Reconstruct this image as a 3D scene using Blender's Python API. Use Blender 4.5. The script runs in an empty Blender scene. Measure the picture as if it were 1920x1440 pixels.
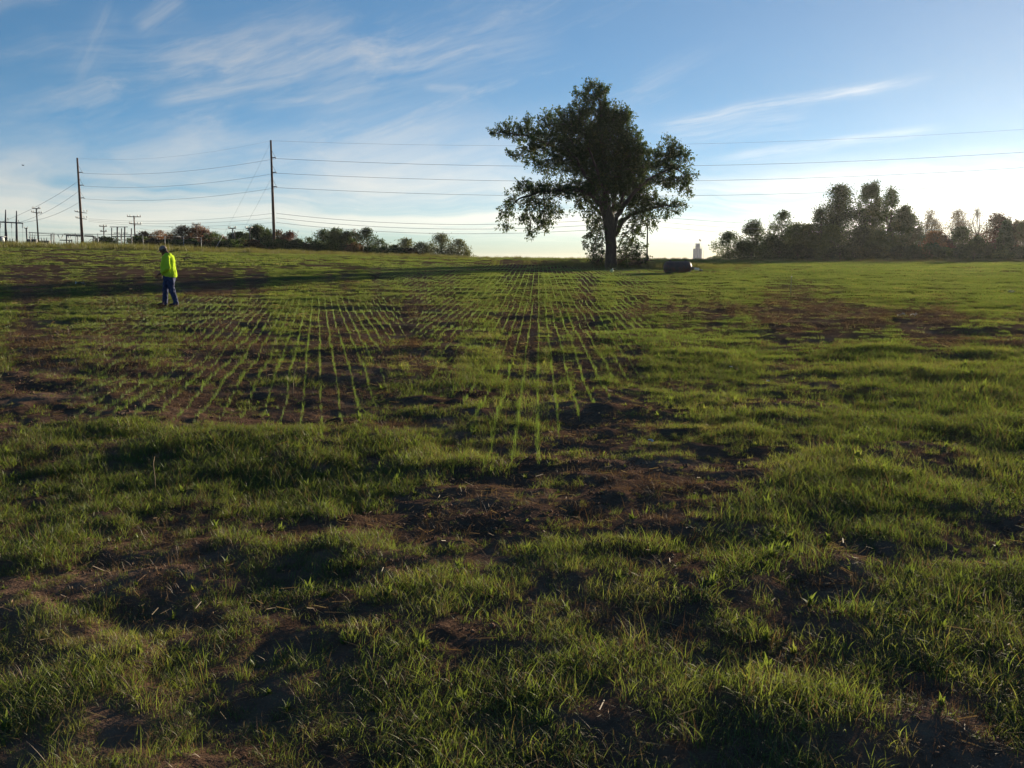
import bpy, math, random
import numpy as np
from mathutils import Vector, Matrix
R = math.radians
rng = np.random.default_rng(7)
random.seed(7)

# ------------------------------------------------------------------ camera, world, sun, exposure
SC = bpy.context.scene
F = 1732.0                       # focal length in pixels of a 1920 px wide frame
CAMZ = 1.6
TH = math.atan(237.0 / F)        # pitch below the horizon
ct, st = math.cos(TH), math.sin(TH)
cam_d = bpy.data.cameras.new('camera'); cam = bpy.data.objects.new('camera', cam_d)
SC.collection.objects.link(cam); SC.camera = cam
cam_d.sensor_width = 36.0; cam_d.lens = 36.0 * F / 1920.0
cam_d.clip_start = 0.05; cam_d.clip_end = 20000
cam.location = (0, 0, CAMZ); cam.rotation_euler = (math.pi / 2 - TH, 0, 0)

SUN_AZ, SUN_EL = R(32), R(6.0)
SUNV = Vector((math.sin(SUN_AZ) * math.cos(SUN_EL), math.cos(SUN_AZ) * math.cos(SUN_EL), math.sin(SUN_EL)))
sd = bpy.data.lights.new('sun', 'SUN'); sd.energy = 5.0; sd.angle = R(0.6); sd.color = (1.0, 0.85, 0.62)
so = bpy.data.objects.new('sun', sd); SC.collection.objects.link(so)
so.rotation_euler = SUNV.to_track_quat('Z', 'Y').to_euler()
SC.view_settings.view_transform = 'Standard'; SC.view_settings.look = 'None'
SC.view_settings.gamma = 1.0; SC.view_settings.use_curve_mapping = False
SC.view_settings.exposure = 1.42
SC.render.engine = 'CYCLES'
SC.cycles.max_bounces = 5; SC.cycles.diffuse_bounces = 2; SC.cycles.transmission_bounces = 4
SC.cycles.glossy_bounces = 2; SC.cycles.transparent_max_bounces = 6
SC.cycles.use_denoising = True

class NT:
    """small node helper"""
    def __init__(s, tree): s.t = tree; s.n = tree.nodes; s.l = tree.links
    def new(s, typ, **kw):
        n = s.n.new(typ)
        for k, v in kw.items():
            if k == 'ins':
                for i, val in v.items():
                    if hasattr(val, 'is_output') or isinstance(val, bpy.types.NodeSocket): s.l.new(val, n.inputs[i])
                    else: n.inputs[i].default_value = val
            else: setattr(n, k, v)
        return n
    def m(s, op, a, b=0.0, c=0.0, clamp=False):
        n = s.new('ShaderNodeMath', operation=op, use_clamp=clamp, ins={0: a, 1: b, 2: c}); return n.outputs[0]
    def ramp(s, fac, pts, interp='LINEAR'):
        n = s.new('ShaderNodeValToRGB'); r = n.color_ramp; r.interpolation = interp
        while len(r.elements) > 1: r.elements.remove(r.elements[-1])
        r.elements[0].position = pts[0][0]; r.elements[0].color = col4(pts[0][1])
        for p, c in pts[1:]:
            e = r.elements.new(p); e.color = col4(c)
        s.l.new(fac, n.inputs[0]); return n.outputs[0]
    def mix(s, f, a, b, bt='MIX'):
        n = s.new('ShaderNodeMix', data_type='RGBA', blend_type=bt, ins={0: f, 6: a, 7: b}); return n.outputs[2]
    def noise(s, vec, scale, detail=4, rough=0.55, dist=0.0):
        n = s.new('ShaderNodeTexNoise', ins={'Vector': vec, 'Scale': scale, 'Detail': detail, 'Roughness': rough, 'Distortion': dist})
        return n.outputs[0]
def col4(c):
    if isinstance(c, (int, float)): return (c, c, c, 1)
    return (c[0], c[1], c[2], 1)

W = bpy.data.worlds.new('World'); SC.world = W; W.use_nodes = True
def build_world():
    t = NT(W.node_tree); t.n.clear()
    out = t.new('ShaderNodeOutputWorld'); bg = t.new('ShaderNodeBackground')
    sky = t.new('ShaderNodeTexSky', sky_type='NISHITA', sun_disc=False, sun_elevation=SUN_EL, sun_rotation=SUN_AZ,
                altitude=200, air_density=0.85, dust_density=0.16, ozone_density=4.0)
    geo = t.new('ShaderNodeTexCoord')
    sep = t.new('ShaderNodeSeparateXYZ', ins={0: geo.outputs['Generated']})
    x, y, z = sep.outputs
    az = t.m('MULTIPLY', t.m('ARCTAN2', x, y), 57.2958)
    el = t.m('MULTIPLY', t.m('ARCSINE', z), 57.2958)
    # warped coordinates for the wispy cirrus
    def comb(a, b, c=0.0): return t.new('ShaderNodeCombineXYZ', ins={0: a, 1: b, 2: c}).outputs[0]
    vb = comb(t.m('MULTIPLY', az, 0.05), t.m('MULTIPLY', el, 0.05))
    wob = t.m('SUBTRACT', t.noise(vb, 2.0, 3), 0.5)
    el2 = t.m('ADD', el, t.m('MULTIPLY', wob, t.m('MINIMUM', t.m('MULTIPLY', el, 0.75), 7.0)))
    az2 = t.m('ADD', az, t.m('MULTIPLY', wob, 14.0))
    def rot_noise(deg, sx, sy, seed, detail=5, rough=0.6):
        c, s = math.cos(R(deg)), math.sin(R(deg))
        p = t.m('ADD', t.m('MULTIPLY', az2, c), t.m('MULTIPLY', el2, s))
        q = t.m('ADD', t.m('MULTIPLY', az2, -s), t.m('MULTIPLY', el2, c))
        return t.noise(comb(t.m('MULTIPLY', p, sx), t.m('MULTIPLY', q, sy), seed), 1.0, detail + 2, rough + 0.03)
    def lin(v, a, b):
        n = t.new('ShaderNodeMapRange', interpolation_type='SMOOTHSTEP', ins={0: v, 1: a, 2: b, 3: 0.0, 4: 1.0}); return n.outputs[0]
    def box(a0, a1, e0, e1, fa=6.0, fe=3.0):
        m = t.m('MULTIPLY', lin(az, a0 - fa, a0 + fa), lin(az, a1 + fa, a1 - fa))
        return t.m('MULTIPLY', m, t.m('MULTIPLY', lin(el, e0 - fe, e0 + fe), lin(el, e1 + fe, e1 - fe)))
    def streak(a0, e0, a1, e1, w, amp, taper=0.25):
        dx, dy = a1 - a0, e1 - e0; L = math.hypot(dx, dy); ux, uy = dx / L, dy / L
        da = t.m('SUBTRACT', t.m('ADD', az, t.m('MULTIPLY', wob, 1.5)), a0); de = t.m('SUBTRACT', t.m('ADD', el, t.m('MULTIPLY', wob, 1.2)), e0)
        s = t.m('DIVIDE', t.m('ADD', t.m('MULTIPLY', da, ux), t.m('MULTIPLY', de, uy)), L)
        q = t.m('ADD', t.m('MULTIPLY', da, -uy), t.m('MULTIPLY', de, ux))
        g = t.m('POWER', 2.718, t.m('MULTIPLY', t.m('POWER', t.m('ABSOLUTE', t.m('DIVIDE', q, w)), 2.0), -1.0))
        e = t.m('MULTIPLY', lin(s, 0.0, taper), lin(s, 1.0, 1.0 - taper))
        fib = t.noise(comb(t.m('MULTIPLY', s, L * 0.22), t.m('MULTIPLY', q, 2.2), a0), 1.0, 4, 0.6)
        return t.m('MULTIPLY', t.m('MULTIPLY', g, e), t.m('MULTIPLY', lin(fib, 0.2, 0.75), amp))
    terms = []
    # high cirrus fan, upper left
    n1 = lin(rot_noise(18, 0.07, 0.34, 3.1, 6, 0.65), 0.47, 0.78)
    terms.append(t.m('MULTIPLY', t.m('MULTIPLY', n1, box(-27, 8, 6.5, 14.5, 7, 3)), 0.70))
    # broad veil in the middle of the left half
    n2 = lin(rot_noise(10, 0.05, 0.20, 9.7, 5, 0.55), 0.32, 0.72)
    terms.append(t.m('MULTIPLY', t.m('MULTIPLY', n2, box(-40, 6, 2.5, 7.8, 8, 2.6)), 0.78))
    # low bands close to the horizon, all round
    n3 = lin(rot_noise(-2, 0.035, 0.75, 5.3, 5, 0.55), 0.36, 0.66)
    terms.append(t.m('MULTIPLY', t.m('MULTIPLY', n3, box(-60, 60, 0.0, 4.6, 8, 2.0)), 0.62))
    # milky veil towards the sun
    n4 = lin(rot_noise(6, 0.04, 0.35, 1.3, 5, 0.55), 0.25, 0.62)
    terms.append(t.m('MULTIPLY', t.m('MULTIPLY', n4, box(15, 70, 1.0, 4.8, 5, 1.6)), 0.75))
    for a in ((7.5, 7.6, 24.5, 9.9, 0.30, 0.75), (8.0, 7.1, 18.0, 8.0, 0.7, 0.28), (-21.5, 8.3, -11.0, 10.9, 0.5, 0.5),
              (-16, 8.6, -7.0, 10.0, 0.35, 0.35), (-31.5, 11.2, -27.3, 13.4, 0.35, 0.5), (-25, 9.0, -22.2, 14.0, 0.5, 0.25),
              (-21.5, 12.2, -18.5, 14.4, 0.6, 0.35), (-20, 10.6, -16.5, 11.4, 0.5, 0.35), (11, 5.6, 25, 7.0, 0.3, 0.45),
              (-5.5, 10.0, -2.4, 9.8, 0.22, 0.3), (-14, 9.0, 4, 13.4, 1.6, 0.28), (-28, 10, -8, 13.0, 1.5, 0.2)):
        terms.append(streak(*a))
    cl = terms[0]
    for k in terms[1:]:
        cl = t.m('ADD', cl, t.m('MULTIPLY', k, t.m('SUBTRACT', 1.0, cl, clamp=True)))
    cl = t.m('MINIMUM', cl, 0.96)
    # cloud colour follows the brightness of the sky behind it
    hs = t.new('ShaderNodeHueSaturation', ins={'Saturation': 1.0, 'Value': 1.0, 'Color': sky.outputs[0]})
    tint = t.ramp(t.m('DIVIDE', el, 16.0), [(0.0, (0.86, 0.93, 1.12)), (0.07, (0.80, 0.91, 1.05)), (0.25, (0.68, 0.76, 0.84)), (0.6, (0.75, 0.725, 0.69)), (1.0, (0.90, 0.77, 0.67))])
    base = t.mix(1.0, hs.outputs[0], t.mix(1.0, tint, (1.52, 1.52, 1.52, 1), 'MULTIPLY'), 'MULTIPLY')
    # soft shoulder so the glow near the sun keeps some tone
    b0 = t.new('ShaderNodeRGBToBW', ins={0: base}).outputs[0]
    base = t.new('ShaderNodeVectorMath', operation='SCALE', ins={0: base, 'Scale': t.m('DIVIDE', 1.24, t.m('ADD', 1.0, t.m('DIVIDE', b0, 13.0)))}).outputs[0]
    bw = t.new('ShaderNodeRGBToBW', ins={0: base}).outputs[0]
    warm = t.ramp(t.m('DIVIDE', el, 16.0), [(0.0, (1.12, 1.0, 0.80)), (0.12, (1.08, 1.0, 0.84)), (0.4, (0.98, 1.0, 0.98)), (1.0, (0.96, 1.0, 1.06))])
    lum = t.m('ADD', t.m('MULTIPLY', bw, CL_MUL), CL_ADD)
    ccol = t.mix(1.0, warm, t.new('ShaderNodeCombineColor', ins={0: lum, 1: lum, 2: lum}).outputs[0], 'MULTIPLY')
    colr = t.mix(cl, base, ccol)
    t.l.new(colr, bg.inputs[0]); bg.inputs[1].default_value = SKYSTR
    t.l.new(bg.outputs[0], out.inputs[0])
CL_MUL, CL_ADD = 1.45, 1.6; SKYSTR = 0.050
build_world()
SC.render.film_transparent = False

# ------------------------------------------------------------------ projection helpers
def ray(px, row):
    xn = (px - 960) / F; yn = -(row - 720) / F
    return np.array([xn, ct + yn * st, -st + yn * ct])
def at(px, row, Y):
    d = ray(px, row); return np.array([d[0] / d[1] * Y, Y, CAMZ + d[2] / d[1] * Y])
def zrow(row, Y):
    d = ray(960, row); return CAMZ + d[2] / d[1] * Y
def project(x, y, z):
    zz = z - CAMZ; dep = y * ct - zz * st
    return 960 + F * x / dep, 720 - F * (zz * ct + y * st) / dep

# ------------------------------------------------------------------ noise
def _hash(ix, iy, seed):
    h = (ix.astype(np.int64) * 374761393 + iy.astype(np.int64) * 668265263 + seed * 1274126177) & 0xffffffff
    h = ((h ^ (h >> 13)) * 1274126177) & 0xffffffff
    return ((h ^ (h >> 16)) & 0xffff) / 65535.0
def vnoise(x, y, seed=0):
    ix, iy = np.floor(x), np.floor(y); fx, fy = x - ix, y - iy
    fx = fx * fx * fx * (fx * (fx * 6 - 15) + 10); fy = fy * fy * fy * (fy * (fy * 6 - 15) + 10)
    a, b = _hash(ix, iy, seed), _hash(ix + 1, iy, seed); c, d = _hash(ix, iy + 1, seed), _hash(ix + 1, iy + 1, seed)
    return (a + (b - a) * fx) * (1 - fy) + (c + (d - c) * fx) * fy - 0.5
def fbm(x, y, seed=0, o=4):
    s = 0; a = 1.0; t = 0
    for k in range(o):
        s = s + a * vnoise(x * 2 ** k + 17.3 * k, y * 2 ** k - 9.1 * k, seed + k); t += a; a *= 0.55
    return s / t * 2.0
def sstep(a, b, v):
    t = np.clip((v - a) / (b - a), 0, 1); return t * t * (3 - 2 * t)

# ------------------------------------------------------------------ terrain
UK = np.array([-1.2, -0.56, -0.38, -0.25, 0.0, 0.107, 0.2, 0.35, 0.56, 1.2])
YK = np.array([0, 12, 20, 28, 36, 47, 58, 66, 77, 110, 135, 170, 240, 400, 1000, 6000.0])
ZT = np.array([
    # Y0  12   20   28    36    47    58   66   77   110  135  170  240  400  1000  6000
    [0, .02, .06, .22, .30, .60, 1.0, 1.3, 1.7, 2.9, 3.4, 3.9, 4.4, 3.0, -5, -60],
    [0, .02, .06, .20, .26, .58, 1.0, 1.3, 1.7, 2.8, 3.2, 3.8, 4.5, 3.0, -5, -60],
    [0, .02, .06, .23, .30, .60, .92, 1.15, 1.5, 2.35, 2.7, 3.0, 3.2, 2.0, -5, -60],
    [0, .0, .03, .12, .25, .55, .82, 1.0, 1.3, 1.95, 2.2, 2.4, 2.4, 1.0, -5, -60],
    [0, .0, .0, .04, .15, .34, .60, .74, .95, 1.50, 1.45, 1.2, .4, -1.0, -8, -60],
    [0, .0, .0, .02, .10, .25, .45, .55, .71, 1.40, 1.38, 1.1, .3, -1.0, -8, -60],
    [0, .0, .0, .0, .05, .20, .40, .50, .68, 1.30, 1.33, 1.1, .3, -1.0, -8, -60],
    [0, .0, .0, .0, .03, .20, .38, .50, .66, 1.00, 1.03, 0.95, .5, -1.0, -8, -60],
    [0, .0, .0, .0, .03, .20, .38, .50, .66, .98, 1.05, 1.0, .6, -1.0, -8, -60],
    [0, .0, .0, .0, .03, .20, .38, .50, .66, .98, 1.05, 1.0, .6, -1.0, -8, -60]])
NU, NY = 161, 500
_ug = np.linspace(-1.2, 1.2, NU); _lg = np.linspace(0, math.log(6001), NY); _yg = np.exp(_lg) - 1
T1 = np.array([np.interp(_yg, YK, ZT[i]) for i in range(len(UK))])
T2 = np.array([np.interp(_ug, UK, T1[:, j]) for j in range(NY)]).T
def _blur(A, n, ax):
    k = np.hanning(2 * n + 3)[1:-1]; k /= k.sum()
    P = np.concatenate([np.repeat(np.take(A, [0], ax), n, ax), A, np.repeat(np.take(A, [-1], ax), n, ax)], ax)
    return np.apply_along_axis(lambda v: np.convolve(v, k, 'valid'), ax, P)
T2 = _blur(_blur(T2, 6, 0), 7, 1)
def H0(x, y):
    x = np.asarray(x, float); y = np.asarray(y, float)
    ys = np.maximum(y, 0.0); u = np.clip(x / np.maximum(ys, 6.0), -1.2, 1.2)
    a = (u + 1.2) / 2.4 * (NU - 1); b = np.clip(np.log(np.minimum(ys, 5999) + 1), 0, None) / _lg[-1] * (NY - 1)
    i = np.minimum(a.astype(int), NU - 2); j = np.minimum(b.astype(int), NY - 2); fa, fb = a - i, b - j
    return (T2[i, j] * (1 - fa) + T2[i + 1, j] * fa) * (1 - fb) + (T2[i, j + 1] * (1 - fa) + T2[i + 1, j + 1] * fa) * fb
GK = [500, 520, 540, 560, 580, 600, 640, 680, 720, 760, 800, 840, 880, 920, 960, 1000, 1050, 1100, 1160, 1220, 1300, 1400]
GT = ["3345443222267777", "3334333222478888", "4444444333466788", "5555544333466777", "6665431111121145",
      "6554210012533123", "3443214213677642", "3343214412788887", "2243115415677888", "2234126333785889",
      "3433233211774788", "5675555213765356", "7688875214268657", "6777663133566777", "7866731111276434",
      "8877651012243732", "8765653242326745", "8755755465365454", "8866555622764456", "7877886412443667",
      "6588778756446768", "6655777776667578"]
GA = np.array([[int(c) for c in r] for r in GT], float) / 9.0
def green(x, y):
    """how much grass grows at a ground point, 0 bare to 1 thick"""
    x = np.asarray(x, float); y = np.asarray(y, float)
    wx = x + fbm(x * 0.8, y * 0.8, 41, 4) * 0.55; wy = y + fbm(x * 0.7, y * 0.7, 47, 4) * (0.5 + 0.09 * np.clip(y, 0, 14))
    yy = np.maximum(wy, 1.5); px, row = project(wx, yy, H0(wx, yy))
    a = np.clip((px - 60) / 120, 0, 14.999); b = np.interp(row, GK, np.arange(len(GK)))
    b = np.clip(b, 0, len(GK) - 1.001)
    i = a.astype(int); j = b.astype(int); fa, fb = a - i, b - j
    g = (GA[j, i] * (1 - fa) + GA[j, i + 1] * fa) * (1 - fb) + (GA[j + 1, i] * (1 - fa) + GA[j + 1, i + 1] * fa) * fb
    return g
def dens(x, y):
    g = green(x, y)
    s = np.clip(np.asarray(y, float) / 12.0, 1.0, 5.0)
    n = fbm(x * 1.1 / s, y * 1.1 / s, 5, 4) * 0.55 + fbm(x * 4.3 / s, y * 4.3 / s, 15, 4) * 0.46
    return np.clip(g + 0.03 + n, 0, 1)
def H(x, y):
    x = np.asarray(x, float); y = np.asarray(y, float); r = np.hypot(x, y)
    far = sstep(15, 60, r)
    b = 0.085 * fbm(x / 2.2, y / 1.6, 1, 2) * (1 - 0.3 * far) * (0.70 + 0.30 * sstep(6, 12, r)) + 0.042 * fbm(x / 0.55, y / 0.5, 2, 2) * (1 - far)
    b = b + 0.024 * fbm(x / 0.17, y / 0.17, 3, 2) * (1 - sstep(8, 20, r))
    b = b + 0.06 * far * fbm(x / 6.0, y / 5.0, 4, 3) * (1 - sstep(300, 900, r) * 0.5)
    # a worn track swinging through the left edge of the field
    return H0(x, y) + b
def gp(px, Y):
    """ground point below pixel column px at depth Y"""
    x = (px - 960) / F * Y
    for _ in range(4):
        z = float(H(x, Y)); dep = Y * ct - (z - CAMZ) * st; x = (px - 960) / F * dep
    return np.array([x, Y, float(H(x, Y))])

# ------------------------------------------------------------------ object helpers
COL = SC.collection
def tag(o, label=None, cat=None, group=None, kind=None):
    if label: o['label'] = label
    if cat: o['category'] = cat
    if group: o['group'] = group
    if kind: o['kind'] = kind
    return o
def empty(name, loc=(0, 0, 0), rz=0.0, **k):
    o = bpy.data.objects.new(name, None); COL.objects.link(o); o.location = loc; o.rotation_euler = (0, 0, rz)
    o.empty_display_size = 0.2; tag(o, **k); return o
def mesh_np(name, V, Fc, mat, parent=None, smooth=False, attrs=None, mats=None, midx=None, loc=None, link=True):
    """V (n,3), Fc: (m,k) array or list of such arrays"""
    if not isinstance(Fc, (list, tuple)): Fc = [Fc]
    Fc = [np.asarray(f, dtype=np.int64) for f in Fc if len(f)]
    me = bpy.data.meshes.new(name); V = np.asarray(V, dtype=np.float32)
    me.vertices.add(len(V)); me.vertices.foreach_set('co', V.ravel())
    if Fc:
        li = np.concatenate([f.ravel() for f in Fc]).astype(np.int32)
        tot = np.concatenate([np.full(len(f), f.shape[1]) for f in Fc]).astype(np.int32)
        me.loops.add(len(li)); me.loops.foreach_set('vertex_index', li)
        me.polygons.add(len(tot)); ls = np.concatenate([[0], np.cumsum(tot)[:-1]]).astype(np.int32)
        me.polygons.foreach_set('loop_start', ls)
        if smooth: me.polygons.foreach_set('use_smooth', np.ones(len(tot), dtype=bool))
    for m in (mats or [mat]): me.materials.append(m)
    if midx is not None: me.polygons.foreach_set('material_index', np.asarray(midx, np.int32))
    if attrs:
        for k, v in attrs.items():
            a = me.attributes.new(k, 'FLOAT', 'POINT'); a.data.foreach_set('value', np.asarray(v, np.float32))
    me.update(calc_edges=True); me.validate()
    o = bpy.data.objects.new(name, me)
    if link: COL.objects.link(o)
    if parent is not None: o.parent = parent
    if loc is not None: o.location = loc
    return o
class MB:
    def __init__(s): s.v = []; s.q = []; s.t = []; s.n = 0
    def add(s, V, Q=(), T=()):
        s.v.append(np.asarray(V, float))
        if len(Q): s.q.append(np.asarray(Q) + s.n)
        if len(T): s.t.append(np.asarray(T) + s.n)
        s.n += len(V)
    def box(s, c, size, rz=0.0, M=None, bev=0.0):
        x, y, z = [k / 2 for k in size]
        V = np.array([[a * x, b * y, d * z] for d in (-1, 1) for b in (-1, 1) for a in (-1, 1)])
        if M is not None: V = V @ np.array(M).T
        c_, s_ = math.cos(rz), math.sin(rz)
        V = V @ np.array([[c_, s_, 0], [-s_, c_, 0], [0, 0, 1]]) + np.array(c)
        s.add(V, [[0, 2, 3, 1], [4, 5, 7, 6], [0, 1, 5, 4], [2, 6, 7, 3], [0, 4, 6, 2], [1, 3, 7, 5]])
    def tube(s, P, Rr, n=8, cap=True, closed_end=True):
        P = np.asarray(P, float); Rr = np.broadcast_to(np.asarray(Rr, float), (len(P),)) if np.ndim(Rr) == 0 else np.asarray(Rr, float)
        d = np.gradient(P, axis=0); d /= np.linalg.norm(d, axis=1)[:, None] + 1e-9
        up = np.array([0, 0, 1.0]) if abs(d[0][2]) < 0.9 else np.array([1.0, 0, 0])
        a = np.cross(d, up); a /= np.linalg.norm(a, axis=1)[:, None] + 1e-9; b = np.cross(a, d)
        th = np.arange(n) * 2 * math.pi / n
        V = P[:, None, :] + Rr[:, None, None] * (np.cos(th)[None, :, None] * a[:, None, :] + np.sin(th)[None, :, None] * b[:, None, :])
        m = len(P); V = V.reshape(-1, 3); Q = []
        for i in range(m - 1):
            for k in range(n):
                k2 = (k + 1) % n; Q.append([i * n + k, i * n + k2, (i + 1) * n + k2, (i + 1) * n + k])
        T = []
        if cap:
            V = np.vstack([V, P[0], P[-1]])
            for k in range(n):
                k2 = (k + 1) % n; T.append([m * n, k2, k]); T.append([m * n + 1, (m - 1) * n + k, (m - 1) * n + k2])
        s.add(V, Q, T)
    def lathe(s, c, prof, n=16, axis='z', M=None):
        th = np.arange(n) * 2 * math.pi / n; V = []
        for r, h in prof: V += [[r * math.cos(t), r * math.sin(t), h] for t in th]
        V = np.array(V)
        if M is not None: V = V @ np.array(M).T
        V = V + np.array(c); Q = []
        for i in range(len(prof) - 1):
            for k in range(n): Q.append([i * n + k, i * n + (k + 1) % n, (i + 1) * n + (k + 1) % n, (i + 1) * n + k])
        s.add(V, Q)
    def build(s, name, mat, parent=None, smooth=False, **k):
        V = np.vstack(s.v); Fs = []
        if s.q: Fs.append(np.vstack(s.q))
        if s.t: Fs.append(np.vstack(s.t))
        return mesh_np(name, V, Fs, mat, parent, smooth, **k)

# ------------------------------------------------------------------ materials
def mat(name):
    m = bpy.data.materials.new(name); m.use_nodes = True; t = NT(m.node_tree); t.n.clear()
    return m, t, t.new('ShaderNodeOutputMaterial')
def simple(name, c1, c2=None, rough=0.7, scale=8.0, metal=0.0, bump=0.0, stretch=(1, 1, 1), spec=0.3, coord='Object'):
    m, t, out = mat(name)
    p = t.new('ShaderNodeBsdfPrincipled', ins={'Roughness': rough, 'Metallic': metal, 'Specular IOR Level': spec})
    tc = t.new('ShaderNodeTexCoord'); mp = t.new('ShaderNodeMapping', ins={0: tc.outputs[coord]}); mp.inputs[3].default_value = stretch
    n = t.noise(mp.outputs[0], scale, 5, 0.6)
    c2 = c2 or tuple(k * 0.7 for k in c1)
    t.l.new(t.ramp(n, [(0.3, c2), (0.7, c1)]), p.inputs['Base Color'])
    if bump:
        b = t.new('ShaderNodeBump', ins={'Strength': bump, 'Distance': 0.02, 'Height': n}); t.l.new(b.outputs[0], p.inputs['Normal'])
    t.l.new(p.outputs[0], out.inputs[0]); return m
def leafmat(name, c1, c2, c3=None, trans=0.4, attr='tint', inst=False, gloss=0.025, tcol=(1.0, 1.0, 0.55)):
    m, t, out = mat(name)
    a = t.new('ShaderNodeAttribute', attribute_name=attr, attribute_type='INSTANCER' if inst else 'GEOMETRY')
    pts = [(0.0, c1), (0.6, c2), (1.0, c3 or c2)]
    f = a.outputs['Fac']
    if inst:
        oi = t.new('ShaderNodeObjectInfo'); f = t.m('ADD', t.m('MULTIPLY', f, 0.75), t.m('MULTIPLY', oi.outputs['Random'], 0.25))
    c = t.ramp(f, pts)
    d = t.new('ShaderNodeBsdfDiffuse', ins={0: c}); tr = t.new('ShaderNodeBsdfTranslucent', ins={0: t.mix(1.0, c, (*tcol, 1), 'MULTIPLY')})
    mx = t.new('ShaderNodeMixShader', ins={0: trans, 1: d.outputs[0], 2: tr.outputs[0]})
    g = t.new('ShaderNodeBsdfGlossy', ins={0: (1, 1, 1, 1), 1: 0.55})
    m2 = t.new('ShaderNodeMixShader', ins={0: gloss, 1: mx.outputs[0], 2: g.outputs[0]})
    t.l.new(m2.outputs[0], out.inputs[0]); return m
M = {}
M['bark'] = simple('bark', (0.10, 0.075, 0.055), (0.04, 0.03, 0.022), 0.9, 5, bump=0.6, stretch=(4, 4, 0.6))
M['pole_wood'] = simple('pole_wood', (0.19, 0.10, 0.07), (0.09, 0.05, 0.035), 0.85, 3, stretch=(6, 6, 0.4), bump=0.2)
M['grey_wood'] = simple('grey_wood', (0.16, 0.13, 0.11), (0.08, 0.07, 0.06), 0.85, 3, stretch=(6, 6, 0.4))
M['galv'] = simple('galvanised_steel', (0.24, 0.24, 0.25), (0.15, 0.15, 0.16), 0.5, 5, metal=0.4)
M['dark_steel'] = simple('dark_steel', (0.10, 0.105, 0.12), (0.05, 0.05, 0.06), 0.6, 5, metal=0.2)
M['wire'] = simple('wire_aluminium', (0.16, 0.17, 0.19), (0.10, 0.10, 0.12), 0.6, 1)
M['porcelain'] = simple('porcelain', (0.22, 0.20, 0.20), (0.12, 0.10, 0.10), 0.3, 4)
M['concrete'] = simple('silo_concrete', (0.34, 0.35, 0.38), (0.24, 0.25, 0.28), 0.85, 0.35, stretch=(1, 1, 0.15))
M['white'] = simple('white_paint', (0.75, 0.74, 0.70), (0.55, 0.54, 0.50), 0.5, 10)

# ------------------------------------------------------------------ ground
def ground_material():
    m, t, out = mat('field_soil')
    p = t.new('ShaderNodeBsdfDiffuse', ins={'Roughness': 0.5})
    tc = t.new('ShaderNodeTexCoord'); o = tc.outputs['Object']
    n1 = t.noise(o, 0.8, 5, 0.6); n2 = t.noise(o, 14.0, 5, 0.65); n3 = t.noise(o, 55.0, 3, 0.6)
    soil = t.ramp(n1, [(0.3, (0.085, 0.052, 0.036)), (0.55, (0.185, 0.112, 0.076)), (0.75, (0.27, 0.18, 0.125))])
    soil = t.mix(0.6, soil, t.ramp(n2, [(0.3, (0.45, 0.42, 0.40)), (0.7, (1.25, 1.2, 1.15))]), 'MULTIPLY')
    # flecks of straw
    mp = t.new('ShaderNodeMapping', ins={0: o}); mp.inputs[2].default_value = (0, 0, 0.6); mp.inputs[3].default_value = (30, 130, 30)
    f = t.ramp(t.noise(mp.outputs[0], 1.0, 2, 0.5), [(0.60, 0.0), (0.68, 1.0)])
    soil = t.mix(t.m('MULTIPLY', f, 0.30), soil, (0.30, 0.20, 0.12, 1))
    a = t.new('ShaderNodeAttribute', attribute_name='cover')
    grn = t.ramp(t.noise(o, 1.7, 5, 0.7), [(0.3, (0.065, 0.070, 0.024)), (0.6, (0.12, 0.135, 0.040)), (0.8, (0.17, 0.155, 0.06))])
    cov = t.m('ADD', a.outputs['Fac'], t.m('MULTIPLY', t.m('SUBTRACT', n2, 0.5), 1.1), clamp=True)
    c = t.mix(t.ramp(cov, [(0.25, 0.0), (0.7, 1.0)]), soil, grn)
    t.l.new(c, p.inputs['Color'])
    h = t.m('ADD', t.m('MULTIPLY', n2, 1.0), t.m('MULTIPLY', n3, 0.45))
    b = t.new('ShaderNodeBump', ins={'Strength': 0.9, 'Distance': 0.03, 'Height': h}); t.l.new(b.outputs[0], p.inputs['Normal'])
    t.l.new(p.outputs[0], out.inputs[0]); return m
def build_ground():
    th = np.concatenate([np.arange(-180, -42, 4.0), np.arange(-42, 42.01, 0.16), np.arange(46, 177, 4.0)]) * math.pi / 180
    rr = [0.6]
    while rr[-1] < 1500: rr.append(rr[-1] * (1.0085 if rr[-1] < 12 else 1.011 if rr[-1] < 150 else 1.04))
    rr = np.array(rr); nt, nr = len(th), len(rr)
    X = rr[:, None] * np.sin(th)[None]; Yv = rr[:, None] * np.cos(th)[None]
    Z = H(X, Yv); cov = dens(X, Yv)
    V = np.stack([X, Yv, Z], -1).reshape(-1, 3)
    V = np.vstack([V, [[0, 0, float(H(0, 0))]]])
    i = np.arange(nr - 1)[:, None] * nt; j = np.arange(nt)[None]; j2 = (j + 1) % nt
    Q = np.stack([i + j, i + j2, i + nt + j2, i + nt + j], -1).reshape(-1, 4)[:, ::-1]
    T = np.stack([np.full(nt, nr * nt), np.arange(nt), (np.arange(nt) + 1) % nt], -1)[:, ::-1]
    fade = sstep(4, 40, np.hypot(X, Yv))
    c = np.append((cov * (0.35 + 0.65 * fade)).ravel(), 0.5)
    g = mesh_np('ground', V, [Q, T], ground_material(), smooth=True, attrs={'cover': c})
    tag(g, 'reddish brown farm field rising gently to a low crest', 'field', kind='structure'); return g
ground = build_ground()

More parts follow.
